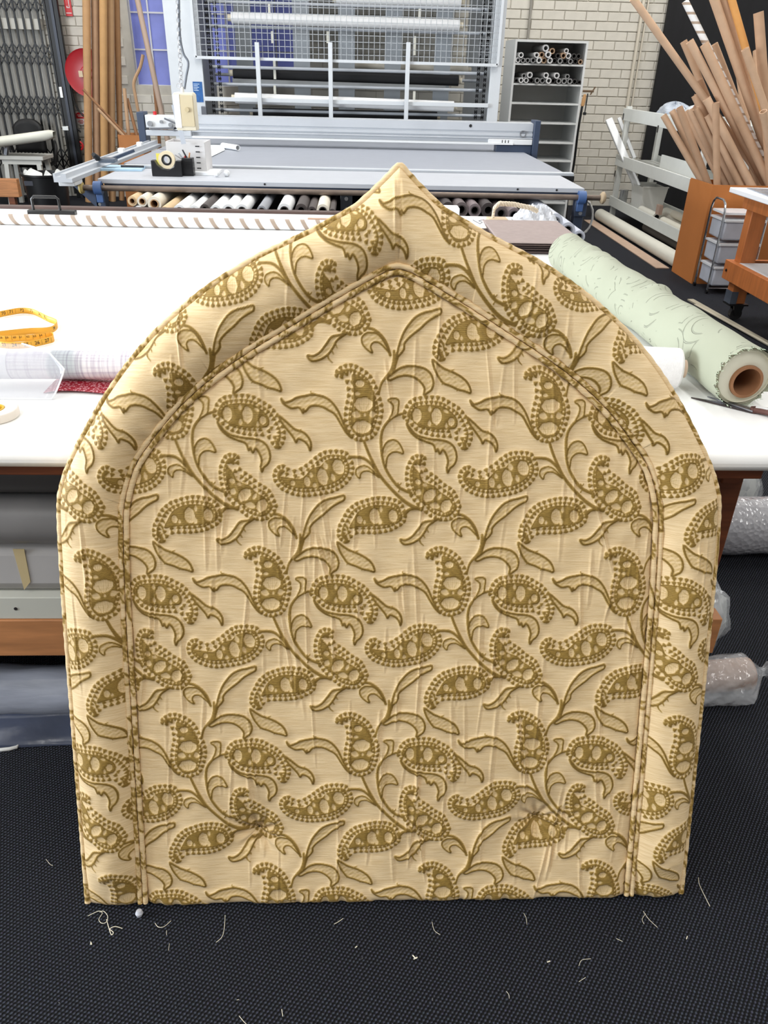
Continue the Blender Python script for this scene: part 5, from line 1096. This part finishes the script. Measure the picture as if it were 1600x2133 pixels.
t = thing('hose_valve', 'red valve wheel low on the wall under the round sign', 'valve', (-2.98, 10.0, .45)); c_ = at(166, 303, Y=10.0)
part('wheel', MB().sweep([(c_.x+.045*math.cos(q), 9.97, c_.z+.045*math.sin(q)) for q in np.linspace(0, 2*math.pi, 20, endpoint=False)], .012, 6, True), red, t); part('stem', MB().cyl((c_.x, 9.96, c_.z), (c_.x, 10.088, c_.z), .016, n=10), M('brass', (150, 120, 70), .4, .6), t); part('spoke', MB().bar((c_.x-.045, 9.97, c_.z), (c_.x+.045, 9.97, c_.z), .014, .01), red, t)
c_ = at(157, 280, Y=9.99); solo('hose_loop', MB().sweep([(c_.x+.065*math.cos(q), 9.99, c_.z+.075*math.sin(q)) for q in np.linspace(.3, 5.6, 22)], .009, 6), blk, 'small loop of black hose on the wall above the red valve', 'hose')
# standing cardboard tubes
for k, (xt, xb, yb, r, Yd, sh) in enumerate(((180, 185, 417, .041, 9.62, (190, 148, 104)), (198, 202, 414, .041, 9.70, (186, 150, 118)), (215, 217, 415, .040, 9.62, (196, 152, 100)), (230, 233, 412, .040, 9.71, (180, 142, 102)), (243, 252, 405, .032, 9.80, (164, 122, 82)))):
    b = at(xb, yb, Y=Yd); b.z = 0; tp = at(xt, 0, Y=Yd+.06); d = (tp-b)
    q = b+d*(2.95/d.z)
    tube('standing_tube', b+Vector((0, 0, .001)), q, r, r*.88, M('stand_tube_%d' % k, sh, .7, vary=.08), 'tall brown cardboard tube standing against the wall, %s from the left' % ORD[k], 'tube', 'tall tubes by the hose reel', 20)
t = thing('stick_box', 'open brown cardboard box holding thin sticks behind the machine', 'box', (-2.45, 9.1, 0))
a, b = at(245, 281, Y=8.95), at(291, 281, Y=8.95); cb_ = M('carton', (184, 120, 68), .75, vary=.06); h = a.z
bx0, bx1, by0, by1 = a.x, b.x+.02, 8.95, 9.28
for n_, lo, hi in (('front_panel', (bx0, by0, .001), (bx1, by0+.008, h)), ('back_panel', (bx0, by1-.008, .001), (bx1, by1, h)), ('side_panel', (bx0, by0+.0085, .001), (bx0+.008, by1-.0085, h)), ('side_panel', (bx1-.008, by0+.0085, .001), (bx1, by1-.0085, h))): part(n_, MB().box(lo, hi), cb_, t)
part('base_panel', MB().box((bx0+.0085, by0+.0085, .001), (bx1-.0085, by1-.0085, .008)), cb_, t)
dow = M('dowel', (150, 106, 70), .6, vary=.1); dow2 = M('dowel_pale', (186, 150, 116), .6)
for k, (x0, y0, x1, y1, Y0, Y1, r, mt, lb) in enumerate(((173, 186, 262, 281, 9.05, 9.10, .014, dow, 'dark thin stick leaning far left out of the brown box'), (203, 226, 256, 281, 9.0, 9.02, .015, dow2, 'short pale stick leaning left out of the brown box'),
        (259, 184, 268, 281, 9.2, 9.15, .02, dow2, 'upright pale stick in the brown box'), (265, 205, 285, 281, 9.22, 9.18, .018, dow, 'brown stick leaning left inside the brown box'))):
    a, b = at(x0, y0, Y=Y0), at(x1, y1, Y=Y1); d = (b-a).normalized(); b2 = b+d*.25; b2.x = min(max(b2.x, bx0+.03), bx1-.03); solo('dowel', MB().cyl(a, b2, r*.9, r, 10), mt, lb, 'stick', 'sticks in the brown box')
pts = spline([tuple(at(x, y, Y=9.6)) for x, y in ((298, 114), (292, 140), (279, 172), (283, 205), (290, 245), (300, 330))], 6, False); solo('bent_stick', MB().sweep([tuple(v) for v in pts], .017, 8), dow2, 'bent brown stick leaning below the narrow blue window', 'stick')
a, b = at(280, -30, Y=9.7), at(338, 240, Y=9.3); d = b-a; b = a+d*((a.z-.005)/-d.z*1.0); tube('leaning_pole', b, a, .028, .02, M('pole_grey_tan', (168, 146, 130), .7), 'long grey tan tube leaning across the narrow blue window', 'tube')
a, b = at(321, 166, Y=9.5), at(322, 235, Y=9.5); tube('short_pole', (b.x, 9.5, .002), a, .018, .012, dow, 'short brown tube standing behind the long leaning tube', 'tube')
# ironing board on a stool, chair, bin, bench
stw = M('stool_white', (214, 214, 208), .5, vary=.05); SX, SY = -3.60, 9.35
t = thing('stool', 'white painted wooden stool under the ironing board', 'stool', (SX, SY, 0))
part('seat', MB().box((SX-.24, SY-.17, .475), (SX+.24, SY+.17, .515)), stw, t, bev=.006); part('apron', MB().box((SX-.21, SY-.145, .43), (SX+.21, SY-.125, .475)), stw, t); part('apron', MB().box((SX-.21, SY+.125, .43), (SX+.21, SY+.145, .475)), stw, t)
for dx in (-1, 1):
    for dy in (-1, 1): part('leg', MB().bar((SX+dx*.17, SY+dy*.12, .475), (SX+dx*.20, SY+dy*.15, .0), .045, .045), stw, t)
t = thing('ironing_board', 'cream padded ironing board top resting aslant on the white stool', 'ironing board', (-3.6, 9.3, .52))
def ib(u, v):
    a = u*2*math.pi; L = v; w_ = .13*math.sqrt(max(0, 1-((L-.35)/.68)**4))*(1 if L < .45 else 1-.40*((L-.45)/.55)**2); w_ = max(w_, .004)
    c0 = Vector((-4.15, 9.28, .60)).lerp(Vector((-3.20, 9.20, .735)), L); return (c0.x, c0.y+w_*math.cos(a)*1.5, c0.z+max(-.05, min(.045, .075*math.sin(a)))*(min(1, w_/.06)))
part('padded_top', MB().grid(ib, 24, 24, True), M('ironing_cream', (226, 226, 214), .8, vary=.04), t); part('prop', MB().bar((-3.78, 9.27, .516), (-3.75, 9.27, .605), .05, .03), M('rod_grey', (120, 122, 128), .35, .6), t)
t = thing('office_chair', 'black chair with curved arms behind the ironing board', 'chair', (-3.55, 9.68, 0)); cbk = M('chair_black', (14, 14, 16), .6)
def backf(u, v):
    x = -3.86+.34*u; return (x, 9.80+.03*math.cos((u-.5)*3), .50+v*.34*(1-.25*(2*abs(u-.5))**3))
o = part('backrest', MB().grid(backf, 10, 8), cbk, t); o.modifiers.new('thick', 'SOLIDIFY').thickness = .05
part('seat', MB().box((-3.86, 9.54, .36), (-3.46, 9.84, .44)), cbk, t, bev=.03)
for s in (-1, 1):
    x = -3.66+s*.23; part('armrest', MB().sweep([tuple(v) for v in spline([(x, 9.80, .40), (x+.02*s, 9.78, .58), (x+.05*s, 9.68, .62), (x+.09*s, 9.58, .56), (x+.06*s, 9.55, .40)], 6, False)], .016, 8), cbk, t)
part('column', MB().cyl((-3.66, 9.69, .06), (-3.66, 9.69, .36), .025, n=10), cbk, t)
for k in range(5): part('foot', MB().bar((-3.66, 9.69, .06), (-3.66+.2*math.cos(k*1.257), 9.69+.2*math.sin(k*1.257), .02), .03, .03), cbk, t)
t = thing('waste_bin', 'black plastic tub full of white scraps beside the white stool', 'bin', (-2.94, 8.0, 0)); bkp = M('tub_black', (14, 14, 16), .4)
part('tub', MB().lathe([(.001, .002), (.165, .002), (.205, .49), (.222, .492), (.222, .475), (.21, .47)], (-2.94, 8.0, 0), n=28), bkp, t); part('lining', MB().lathe([(.20, .488), (.165, .02), (.001, .02)], (-2.94, 8.0, 0), n=28), bkp, t)
part('tub_label', MB().box((-3.07, 7.805, .40), (-2.99, 7.812, .44)), M('tub_label', (36, 38, 50), .5), t)
for k, (x, y, z, s, lb) in enumerate(((-3.02, 7.95, .49, .09, 'large white paper scrap sticking out of the black tub'), (-2.88, 7.92, .48, .045, 'small white scrap in the middle of the black tub'), (-2.80, 8.0, .485, .06, 'white folded scrap at the right of the black tub'), (-3.11, 8.02, .475, .05, 'white scrap at the left rim of the black tub'))):
    solo('paper_scrap', MB().add([(x-s, y-s*.5, z-.03), (x+s, y-s*.4, z-.03), (x+s*.7, y+s*.5, z+.0), (x-s*.6, y+s*.4, z+.03), (x-s*.2, y, z+.045), (x+s*.3, y+s*.1, z+.02)], [(0, 1, 5, 4), (1, 2, 5), (2, 3, 4, 5), (3, 0, 4), (3, 2, 1, 0)]), M('scrap_white', (230, 230, 226), .6), lb, 'scrap', 'scraps in the tub', smooth=0)
t = thing('trestle', 'orange brown timber trestle beam at the far left edge', 'trestle', (-3.9, 8.6, 0)); p = at(0, 372, Y=8.6); q = at(44, 410, Y=8.6)
part('beam', MB().box((-4.6, 8.56, q.z), (q.x, 8.64, p.z)), pine, t, bev=.004)
for x in (-4.4, q.x-.12): part('leg', MB().box((x, 8.57, 0), (x+.06, 8.63, q.z)), wood, t)
# ================================================================ right side of the workshop
struct('door_2', MB().box((3.44, 9.985, 0), (5.45, 10.03, 3.6)), M('black_curtain', (17, 17, 21), .8, vary=.3, scale=3, stretch=(6, 1, .4)), 0)
rw = M('rack_white', (222, 224, 220), .5, vary=.03)
rk = thing('storage_rack', 'white painted timber rack with three levels along the right side', 'rack', (3.1, 8.1, 0))
RX0, RX1, RY0, RY1 = 2.90, 3.32, 6.95, 9.2
for x in (RX0, RX1-.05):
    for y in (RY1-.06, RY0): part('post', MB().box((x, y, 0), (x+.05, y+.06, 1.13)), rw, rk, bev=.003)
for zt, hgt, nm in ((1.11, .115, 'top_rail'), (.66, .11, 'middle_rail'), (.235, .10, 'bottom_rail')):
    part(nm, MB().box((RX0-.02, RY0-.05, zt-hgt), (RX0-.001, RY1+.02, zt)), rw, rk, bev=.002); part(nm, MB().box((RX1+.001, RY0-.05, zt-hgt), (RX1+.02, RY1+.02, zt)), rw, rk, bev=.002)
for z in (.61, .165): part('shelf_board', MB().box((RX0+.051, RY0, z-.015), (RX1-.051, RY1, z)), rw, rk)
part('shelf_board', MB().box((RX0+.051, RY0, 1.06), (RX1-.051, RY1, 1.075)), rw, rk)
part('back_board', MB().box((RX0+.06, 7.0, .611), (RX0+.075, 8.06, .76)), rw, rk)
for y, z in ((9.19, 1.03), (9.17, .82), (8.07, .98), (9.16, .47)): part('cable_clip', MB().box((RX0-.024, y-.02, z-.03), (RX0-.0205, y+.01, z+.03)), blk, rk)
def crumpled(name, c, rx, ry, rz, mat, label, cat, seed, n=26):
    r_ = random.Random(seed); ph = [r_.uniform(0, 6) for _ in range(8)]
    def fn(u, v):
        a = u*2*math.pi; q = v*math.pi/2; k = 1+.10*math.sin(a*3+ph[0]+q*3)+.07*math.sin(a*7+ph[1]-q*5)+.05*math.sin(a*13+q*9+ph[2])
        return (c[0]+rx*k*math.cos(q)*math.cos(a), c[1]+ry*k*math.cos(q)*math.sin(a), c[2]+rz*math.sin(q)*(1+.12*math.sin(a*5+ph[3])))
    return solo(name, MB().grid(fn, n, 12, True), mat, label, cat, smooth=12)
slv = M('silver_film', (206, 210, 216), .18, .3, vary=.25, scale=12)
crumpled('plastic_bundle', (3.11, 8.35, 1.0755), .14, .30, .12, M('grey_film', (176, 184, 196), .2, vary=.25, scale=9), 'grey blue crumpled plastic bundle on top of the white rack', 'bundle', 3); crumpled('silver_bundle', (3.11, 7.72, 1.0755), .14, .22, .12, slv, 'silvery crumpled plastic bundle on top of the white rack', 'bundle', 5)
# white tub with handles, tube behind it, rolls on the bottom level
wt = M('tub_white', (222, 222, 218), .5); bc = (3.10, 8.62); bz = .166
t = thing('white_tub', 'white plastic tub standing on the bottom level of the rack', 'tub', (bc[0], bc[1], bz))
def sq(h, s): return [(bc[0]+dx*s*.13, bc[1]+dy*s*.19, bz+h) for dx, dy in ((-1, -1), (1, -1), (1, 1), (-1, 1))]
mb = MB(); ring = [sq(.001, .82), sq(.25, 1), sq(.25, .95), sq(.012, .78)]
mb.add([v for r_ in ring for v in r_], [(0, 1, 2, 3), (12, 13, 14, 15)]+[(k*4+i, k*4+(i+1) % 4, k*4+4+(i+1) % 4, k*4+4+i) for k in range(3) for i in range(4)]); part('tub_wall', mb, wt, t)
part('rim', MB().box((bc[0]-.135, bc[1]-.2, bz+.25), (bc[0]+.135, bc[1]-.185, bz+.262)), wt, t)
part('rim', MB().box((bc[0]-.135, bc[1]+.185, bz+.25), (bc[0]+.135, bc[1]+.2, bz+.262)), wt, t)
a, b = at(1268, 249, Y=9.28), at(1328, 390, Y=8.75)
solo('channel_tube', MB().bar(a, b, .075, .045, (0, 1, 0)), M('channel_white', (232, 234, 236), .4), 'white plastic channel leaning out over the rack end', 'channel', bev=.008)
a, b = at(1289, 246, Y=9.30), at(1322, 330, Y=9.05)
solo('channel_tube', MB().bar(a, b, .035, .04, (0, 1, 0)), M('channel_white', (232, 234, 236), .4), 'thin white channel beside the leaning white channel', 'channel', bev=.006)
solo('paint_tin', MB().lathe([(.001, .001), (.045, .001), (.045, .14), (.047, .142), (.047, .15), (.001, .15)], (2.99, 9.08, .166), n=18), M('tin_steel', (186, 188, 190), .25, .8), 'small shiny tin at the far end of the rack bottom level', 'tin')
for k, (x, y0, y1, z, r, c_, lb) in enumerate(((2.985, 7.95, 8.42, .206, .039, (222, 220, 210), 'cream roll beside the white tub on the rack'), (3.09, 7.0, 8.02, .206, .04, (206, 200, 188), 'cream blind roll in the middle of the rack bottom level'), (3.20, 7.0, 8.3, .208, .042, (222, 218, 206), 'pale roll at the back of the rack bottom level'),
        (2.99, 7.0, 7.78, .202, .036, (226, 222, 208), 'pale cream roll at the front of the rack bottom level'), (3.05, 7.0, 7.7, .276, .033, (214, 206, 190), 'roll lying on top of the rack bottom level rolls'))):
    roll('rack_roll', (x, y0, z), (x, y1, z), r, M('rack_roll_%d' % k, c_, .6), lb, 'roll', .6, M('dark_core', (52, 46, 44), .7), .003, 'rolls on the rack', 20)
a = at(1358, 418, Y=7.9); solo('carton_piece', MB().box((2.955, 7.84, .243), (2.99, 7.93, .33)), M('dusty_pink_card', (176, 150, 136), .7), 'dusty pink card scrap among the rack rolls', 'card')
# rolls on the floor before the rack
roll('floor_roll', (2.735, 9.0, .062), (2.745, 6.45, .062), .061, M('white_canvas', (216, 214, 202), .6, vary=.03), 'long white canvas roll lying on the carpet before the rack', 'roll', .6, M('dark_core', (52, 46, 44), .7), .002, n=26)
solo('card_strip', MB().box((2.555, 6.6, .001), (2.67, 8.98, .008)), M('kraft_pinkish', (178, 152, 132), .75, vary=.08), 'flat brown cardboard strip beside the white canvas roll', 'card')
roll('grey_floor_roll', (3.05, 8.35, .05), (3.05, 6.9, .05), .049, M('grey_card_tube', (150, 140, 132), .7), 'grey brown tube on the carpet beneath the rack', 'tube', .8, M('dark_core', (52, 46, 44), .7), .002)
# ---- the big carton and its tubes
cb2 = M('carton_orange', (192, 118, 58), .7, vary=.07, scale=3)
CX0, CX1, CY0, CY1, CZ = 2.66, 3.42, 6.08, 6.52, .725
t = thing('carton', 'tall open orange brown cardboard carton filled with cardboard tubes', 'box', ((CX0+CX1)/2, 6.3, 0))
for n_, lo, hi in (('front_panel', (CX0, CY0, .001), (CX1, CY0+.008, CZ)), ('back_panel', (CX0, CY1-.008, .001), (CX1, CY1, CZ-.01)), ('side_panel', (CX0, CY0+.0085, .001), (CX0+.008, CY1-.0085, CZ)), ('side_panel', (CX1-.008, CY0+.0085, .001), (CX1, CY1-.0085, CZ))): part(n_, MB().box(lo, hi), cb2, t)
part('base_panel', MB().box((CX0+.0085, CY0+.0085, .001), (CX1-.0085, CY1-.0085, .008)), cb2, t)
TUB = [  # (top x, top y, rim x, depth at the rim, radius in mm, colour)
 (1318, -4, 1590, 6.44, 26, 0), (1427, 2, 1612, 6.40, 24, 9), (1478, -30, 1618, 6.34, 32, 1), (1499, -30, 1640, 6.42, 30, 0), (1516, -30, 1632, 6.30, 26, 3), (1580, 26, 1606, 6.24, 34, 2), (1552, 102, 1650, 6.20, 26, 1), (1577, 105, 1586, 6.38, 30, 1),
 (1424, 86, 1545, 6.42, 26, 1), (1437, 86, 1590, 6.34, 28, 0), (1467, 92, 1600, 6.26, 32, 1), (1488, 92, 1636, 6.46, 26, 0), (1455, 168, 1548, 6.47, 28, 2), (1448, 198, 1532, 6.38, 30, 1), (1472, 206, 1560, 6.22, 30, 0), (1491, 214, 1480, 6.13, 25, 2),
 (1382, 240, 1453, 6.40, 24, 1), (1400, 230, 1468, 6.46, 24, 0), (1415, 224, 1472, 6.32, 26, 2), (1428, 232, 1500, 6.46, 24, 1), (1438, 228, 1508, 6.36, 26, 0), (1449, 226, 1524, 6.28, 24, 1), (1474, 240, 1538, 6.30, 26, 1), (1540, 150, 1572, 6.46, 28, 1), (1590, 232, 1618, 6.20, 26, 0)]
cols = [(206, 172, 142), (198, 164, 134), (188, 152, 122), (214, 154, 86)]
order = sorted(range(len(TUB)), key=lambda k: TUB[k][2]); rank = {k: i for i, k in enumerate(order)}
YT = [q[3]+(.12 if k % 3 else -.02) for k, q in enumerate(TUB)]; YR = [q[3] for q in TUB]
def ends(k):
    xt, yt, xr = TUB[k][:3]; rim = at(xr, 376, Y=YR[k]); rim.x = min(max(rim.x, CX0+.045), CX1-.045); tp = at(xt, yt, Y=YT[k]); d = (rim-tp).normalized(); low = rim+d*.20
    low.x = min(max(low.x, CX0+.05), CX1-.05); low.y = min(max(low.y, CY0+.04), CY1-.04); return low, tp
def closest(p1, q1, p2, q2):
    d1, d2, r = q1-p1, q2-p2, p1-p2; a, e, f, c, b = d1.dot(d1), d2.dot(d2), d2.dot(r), d1.dot(r), d1.dot(d2); dn = a*e-b*b
    s_ = min(max((b*f-c*e)/dn, 0), 1) if dn > 1e-9 else .5; t_ = min(max((b*s_+f)/e, 0), 1); s_ = min(max((b*t_-c)/a, 0), 1); return s_, t_
for it in range(120):                                   # spread the tubes in depth until they only touch
    E_ = [ends(k) for k in range(len(TUB))]; moved = False
    for a in range(len(TUB)):
        for b in range(a):
            (p1, q1), (p2, q2) = E_[a], E_[b]; s_, t_ = closest(p1, q1, p2, q2); A, B = p1.lerp(q1, s_), p2.lerp(q2, t_); o_ = (TUB[a][4]+TUB[b][4])/1000-(A-B).length
            if o_ > 0:
                sg = 1 if (A.y, a) > (B.y, b) else -1; st = min(.02, o_*.6+.002); moved = True
                YT[a] += sg*st*s_; YR[a] = min(max(YR[a]+sg*st*(1-s_), CY0+.045), CY1-.045); YT[b] -= sg*st*t_; YR[b] = min(max(YR[b]-sg*st*(1-t_), CY0+.045), CY1-.045)
    if not moved: break
for k, (xt, yt, xr, Yr, r, c_) in enumerate(TUB):
    low, tp = ends(k)
    mt = M('box_tube_%d' % c_, cols[c_], .75, vary=.08) if c_ != 9 else stripe_mat('white_spiral', (236, 236, 236), (176, 156, 138), .085, .72, .5, 2)
    lb = ('white tan striped tube sticking high out of the orange carton' if c_ == 9 else 'longest thin tube leaning far left out of the orange carton' if k == 0 else 'near upright tan tube at the front left of the orange carton' if k == 15 else 'honey orange tube leaning high in the orange carton' if c_ == 3
          else '%s cardboard tube in the orange carton, %s from the left along its rim' % (('pale brown', 'tan', 'brown')[c_], ORD[rank[k]]))
    tube('cardboard_tube', low, tp, r/1000*.98, r/1000*.82, mt, lb, 'tube', 'tubes in the orange carton', 16)
# torn brown paper tucked between the tubes
def torn(u, v):
    p = at(1446+u*34+6*math.sin(v*9), 196+v*80+8*math.sin(u*14), Y=6.64); return (p.x, p.y+.03*math.sin(u*7+v*3), p.z+.012*math.sin(u*13))
o = solo('torn_card', MB().grid(torn, 8, 10), M('torn_brown', (170, 132, 106), .8), 'torn brown card tucked among the carton tubes', 'card'); o.modifiers.new('thick', 'SOLIDIFY').thickness = .006
# ---- timber trolley with plastic drawers behind
tr = M('trolley_timber', (190, 112, 58), .5, vary=.2, scale=3, stretch=(12, 12, 1.5)); ply = M('trolley_ply', (222, 222, 224), .5)
tl = thing('timber_trolley', 'orange timber trolley on castors at the right edge', 'trolley', (2.95, 4.6, 0)); TXa, TXb, TYa, TYb = 2.37, 3.45, 3.9, 5.16
part('top', MB().box((TXa, TYa, .79), (TXb, TYb, .82)), ply, tl, 'white laminate top', bev=.004)
for x in (2.505, TXb-.2):
    for y in (5.06, TYa+.06):
        part('leg', MB().box((x, y, .11), (x+.1, y+.085, .785)), tr, tl, bev=.004)
        part('foot_plate', MB().box((x-.004, y-.004, .11), (x+.04, y+.089, .19)), M('plate_grey', (104, 112, 126), .4, .5), tl)
        cp_ = part('castor_plate', MB().box((x-.005, y-.01, .098), (x+.125, y+.095, .108)), blk, tl)
        part('castor_fork', MB().prism([(.0, .098), (.07, .098), (.055, .03), (.02, .03)], (x+.03, y+.005, 0), (1, 0, 0), (0, 0, 1), .008), blk, cp_); part('castor_fork', MB().prism([(.0, .098), (.07, .098), (.055, .03), (.02, .03)], (x+.03, y+.06, 0), (1, 0, 0), (0, 0, 1), .008), blk, cp_)
        part('castor_wheel', MB().cyl((x+.066, y+.012, .041), (x+.066, y+.05, .041), .040, n=18), M('wheel_dark', (28, 26, 28), .5), cp_)
part('apron', MB().box((2.47, TYa+.05, .70), (2.502, 5.145, .789)), tr, tl, bev=.003); part('apron', MB().box((2.503, 5.1455, .70), (TXb-.1, 5.156, .789)), tr, tl)
part('side_rail', MB().box((2.462, TYa+.05, .255), (2.502, 5.18, .375)), tr, tl, bev=.003); part('end_rail', MB().box((2.503, 5.1465, .255), (TXb-.1, 5.18, .375)), tr, tl, bev=.003)
part('screw', MB().cyl((2.4615, 5.13, .315), (2.456, 5.13, .315), .009, n=8), blk, tl)
part('lower_shelf', MB().box((2.503, TYa+.15, .36), (TXb-.1, 5.059, .376)), ply, tl, 'pale lower shelf')
q = [(2.42, 4.75), (2.60, 4.70), (2.74, 5.05), (2.45, 5.10)]
solo('plastic_sleeve', MB().prism(q, (0, 0, .8205), (1, 0, 0), (0, 1, 0), .004), M('sleeve_grey', (150, 160, 172), .15, vary=.3, scale=14), 'grey clear plastic sleeve lying on the trolley corner', 'sleeve')
solo('loose_sheet', MB().grid(lambda u, v: (2.62+u*.25, 4.6+v*.35, .829+.02*math.sin(u*3)*v), 6, 5), M('sheet_white', (238, 240, 242), .6), 'white sheet curling up on the trolley top', 'paper').modifiers.new('thick', 'SOLIDIFY').thickness = .001
dr = thing('drawer_tower', 'clear plastic drawer tower with chrome frame behind the trolley', 'drawers', (2.86, 5.93, 0)); chm = M('chrome', (206, 208, 212), .15, .95)
DX0, DX1, DY0, DY1 = 2.66, 2.98, 5.78, 6.02; pl = M('clear_drawer', (196, 200, 212), .25, vary=.15, scale=6, spec=.7)
for x in (DX0, DX1): part('frame_side', MB().sweep([(x, DY0, .03), (x, DY0, .58), (x, DY0+.02, .63), (x, DY0+.06, .655), (x, DY1-.06, .655), (x, DY1-.02, .63), (x, DY1, .58), (x, DY1, .03)], .008, 8), chm, dr)
for z in (.04, .2, .365, .53): part('frame_bar', MB().cyl((DX0, DY0, z), (DX1, DY0, z), .006, n=8), chm, dr)
for z in (.06, .225, .39):
    w_ = part('drawer', MB().box((DX0+.015, DY0-.02, z), (DX1-.015, DY1-.01, z+.125)), pl, dr, 'translucent plastic drawer', bev=.012); part('drawer_rim', MB().box((DX0+.008, DY0-.028, z+.1255), (DX1-.008, DY1-.005, z+.14)), M('rim_white', (226, 228, 232), .3), w_)
part('top_tray', MB().box((DX0+.01, DY0+.01, .56), (DX1-.01, DY1-.01, .575)), M('rim_white', (226, 228, 232), .3), dr)
for x in (DX0, DX1):
    for y in (DY0, DY1): part('castor', MB().cyl((x-.008, y, .016), (x+.008, y, .016), .0155, n=12), blk, dr)
a, b = at(1438, 624, z=.006), at(1640, 738, z=.006); solo('timber_batten', MB().bar(a, b, .045, .010), M('batten_grey', (176, 168, 148), .6, vary=.15), 'thin pale timber batten lying on the carpet by the trolley', 'batten')
a, b = at(1448, 634, z=.0142), at(1640, 739, z=.0142); 
solo('timber_batten', MB().bar(a, b, .016, .005), M('batten_pale', (196, 188, 168), .6), 'narrow strip lying on top of the floor batten', 'batten')
# ================================================================ lint and threads on the carpet
thr = M('thread_cream', (226, 218, 196), .8)
def thread(px, label, r=.0007, z=.002, sm=True):
    P = spline([tuple(at(x, y, z=z+(.004 if 0 < i < len(px)-1 and len(px) > 3 else 0))) for i, (x, y) in enumerate(px)], 6, False)
    solo('thread', MB().sweep([tuple(v) for v in P], r*.62, 5), thr, label, 'thread', 'threads on the carpet')
thread([(183, 1908), (205, 1898), (213, 1902), (206, 1915), (212, 1923), (222, 1920), (224, 1908), (216, 1898), (208, 1900)], 'looped cream thread left of the foot glide', .0009)
thread([(222, 1915), (226, 1930), (232, 1947), (236, 1942), (229, 1935), (240, 1930), (255, 1934)], 'knotted cream thread tail below the looped thread', .0012)
thread([(323, 1923), (330, 1931), (342, 1930), (356, 1918)], 'short hooked thread right of the foot glide', .0008)
thread([(469, 1906), (467, 1935), (462, 1952), (450, 1963)], 'long curved thread under the headboard left of centre', .0008)
thread([(696, 1925), (705, 1920), (715, 1913)], 'short straight thread under the headboard middle', .0009)
thread([(1455, 1828), (1457, 1842), (1466, 1862), (1479, 1888)], 'long bent thread on carpet right of the headboard', .0009)
thread([(1340, 1898), (1352, 1915), (1370, 1932)], 'straight thread below the right headboard corner', .0007); thread([(1345, 1903), (1338, 1915), (1342, 1925)], 'small hooked thread beside the right corner thread', .0006)
thread([(1091, 1902), (1096, 1912), (1098, 1926)], 'faint short thread under the right welt', .0006); thread([(900, 1920), (905, 1938), (917, 1947)], 'thin bent thread right of centre carpet', .0006)
thread([(1284, 1955), (1297, 1961)], 'tiny straight thread at lower right carpet', .0007); thread([(1206, 2012), (1212, 2000), (1231, 1997)], 'small forked thread on lower right carpet', .0006); thread([(1206, 2045), (1220, 2036)], 'tiny slanting thread near the bottom right', .0006)
thread([(1055, 2065), (1060, 2072), (1061, 2080)], 'tiny curved thread near the bottom centre', .0006); thread([(587, 2102), (589, 2117)], 'tiny upright thread at the bottom of the carpet', .0009); thread([(498, 2116), (508, 2128), (520, 2140)], 'curved thread at the bottom edge of the carpet', .0008)
thread([(347, 1938), (347, 1948)], 'tiny thread fleck left of the long curved thread', .0006); thread([(353, 1965), (351, 1980)], 'tiny upright thread fleck on left carpet', .0005); thread([(493, 2083), (498, 2082)], 'tiny dash of thread on lower left carpet', .0007)
thread([(860, 1990), (866, 1996), (869, 1994), (862, 1998)], 'white knot of lint right of centre carpet', .0018); thread([(1140, 2004), (1146, 2002)], 'white lint fleck on the right lower carpet', .0018); thread([(189, 1962), (191, 1967), (188, 1966)], 'white lint fleck on left carpet below the headboard', .0015); thread([(1430, 1956), (1432, 1950)], 'pale lint fleck right of the headboard corner', .0014); thread([(740, 1974), (744, 1971)], 'cream lint fleck below the headboard middle', .0016); thread([(96, 1790), (104, 1800), (110, 1803)], 'pale thread left of the headboard on dark carpet', .0006)
lint = MB(); r_ = random.Random(8)
for k in range(60):
    x, y = r_.uniform(-.9, 1.1), r_.uniform(.45, 1.25)
    if y > .9 and -.55 < x < .7: continue
    s = r_.uniform(.0004, .0009); a = r_.uniform(0, 3.14); d = Vector((math.cos(a), math.sin(a), 0))*s*r_.uniform(1, 3.5); lint.bar(Vector((x, y, .0015))-d, Vector((x, y, .0022))+d, s*.7, s*.6)
for k in range(30):
    x, y = r_.uniform(1.2, 2.5), r_.uniform(2, 7); s = r_.uniform(.0012, .004); lint.bar((x-s, y, .002), (x+s, y+s*r_.uniform(-1, 1), .003), s, s*.6)
solo('carpet_lint', lint, M('lint_grey', (120, 120, 120), .9), 'tiny specks of pale lint scattered over the dark carpet', 'lint', kind='stuff')
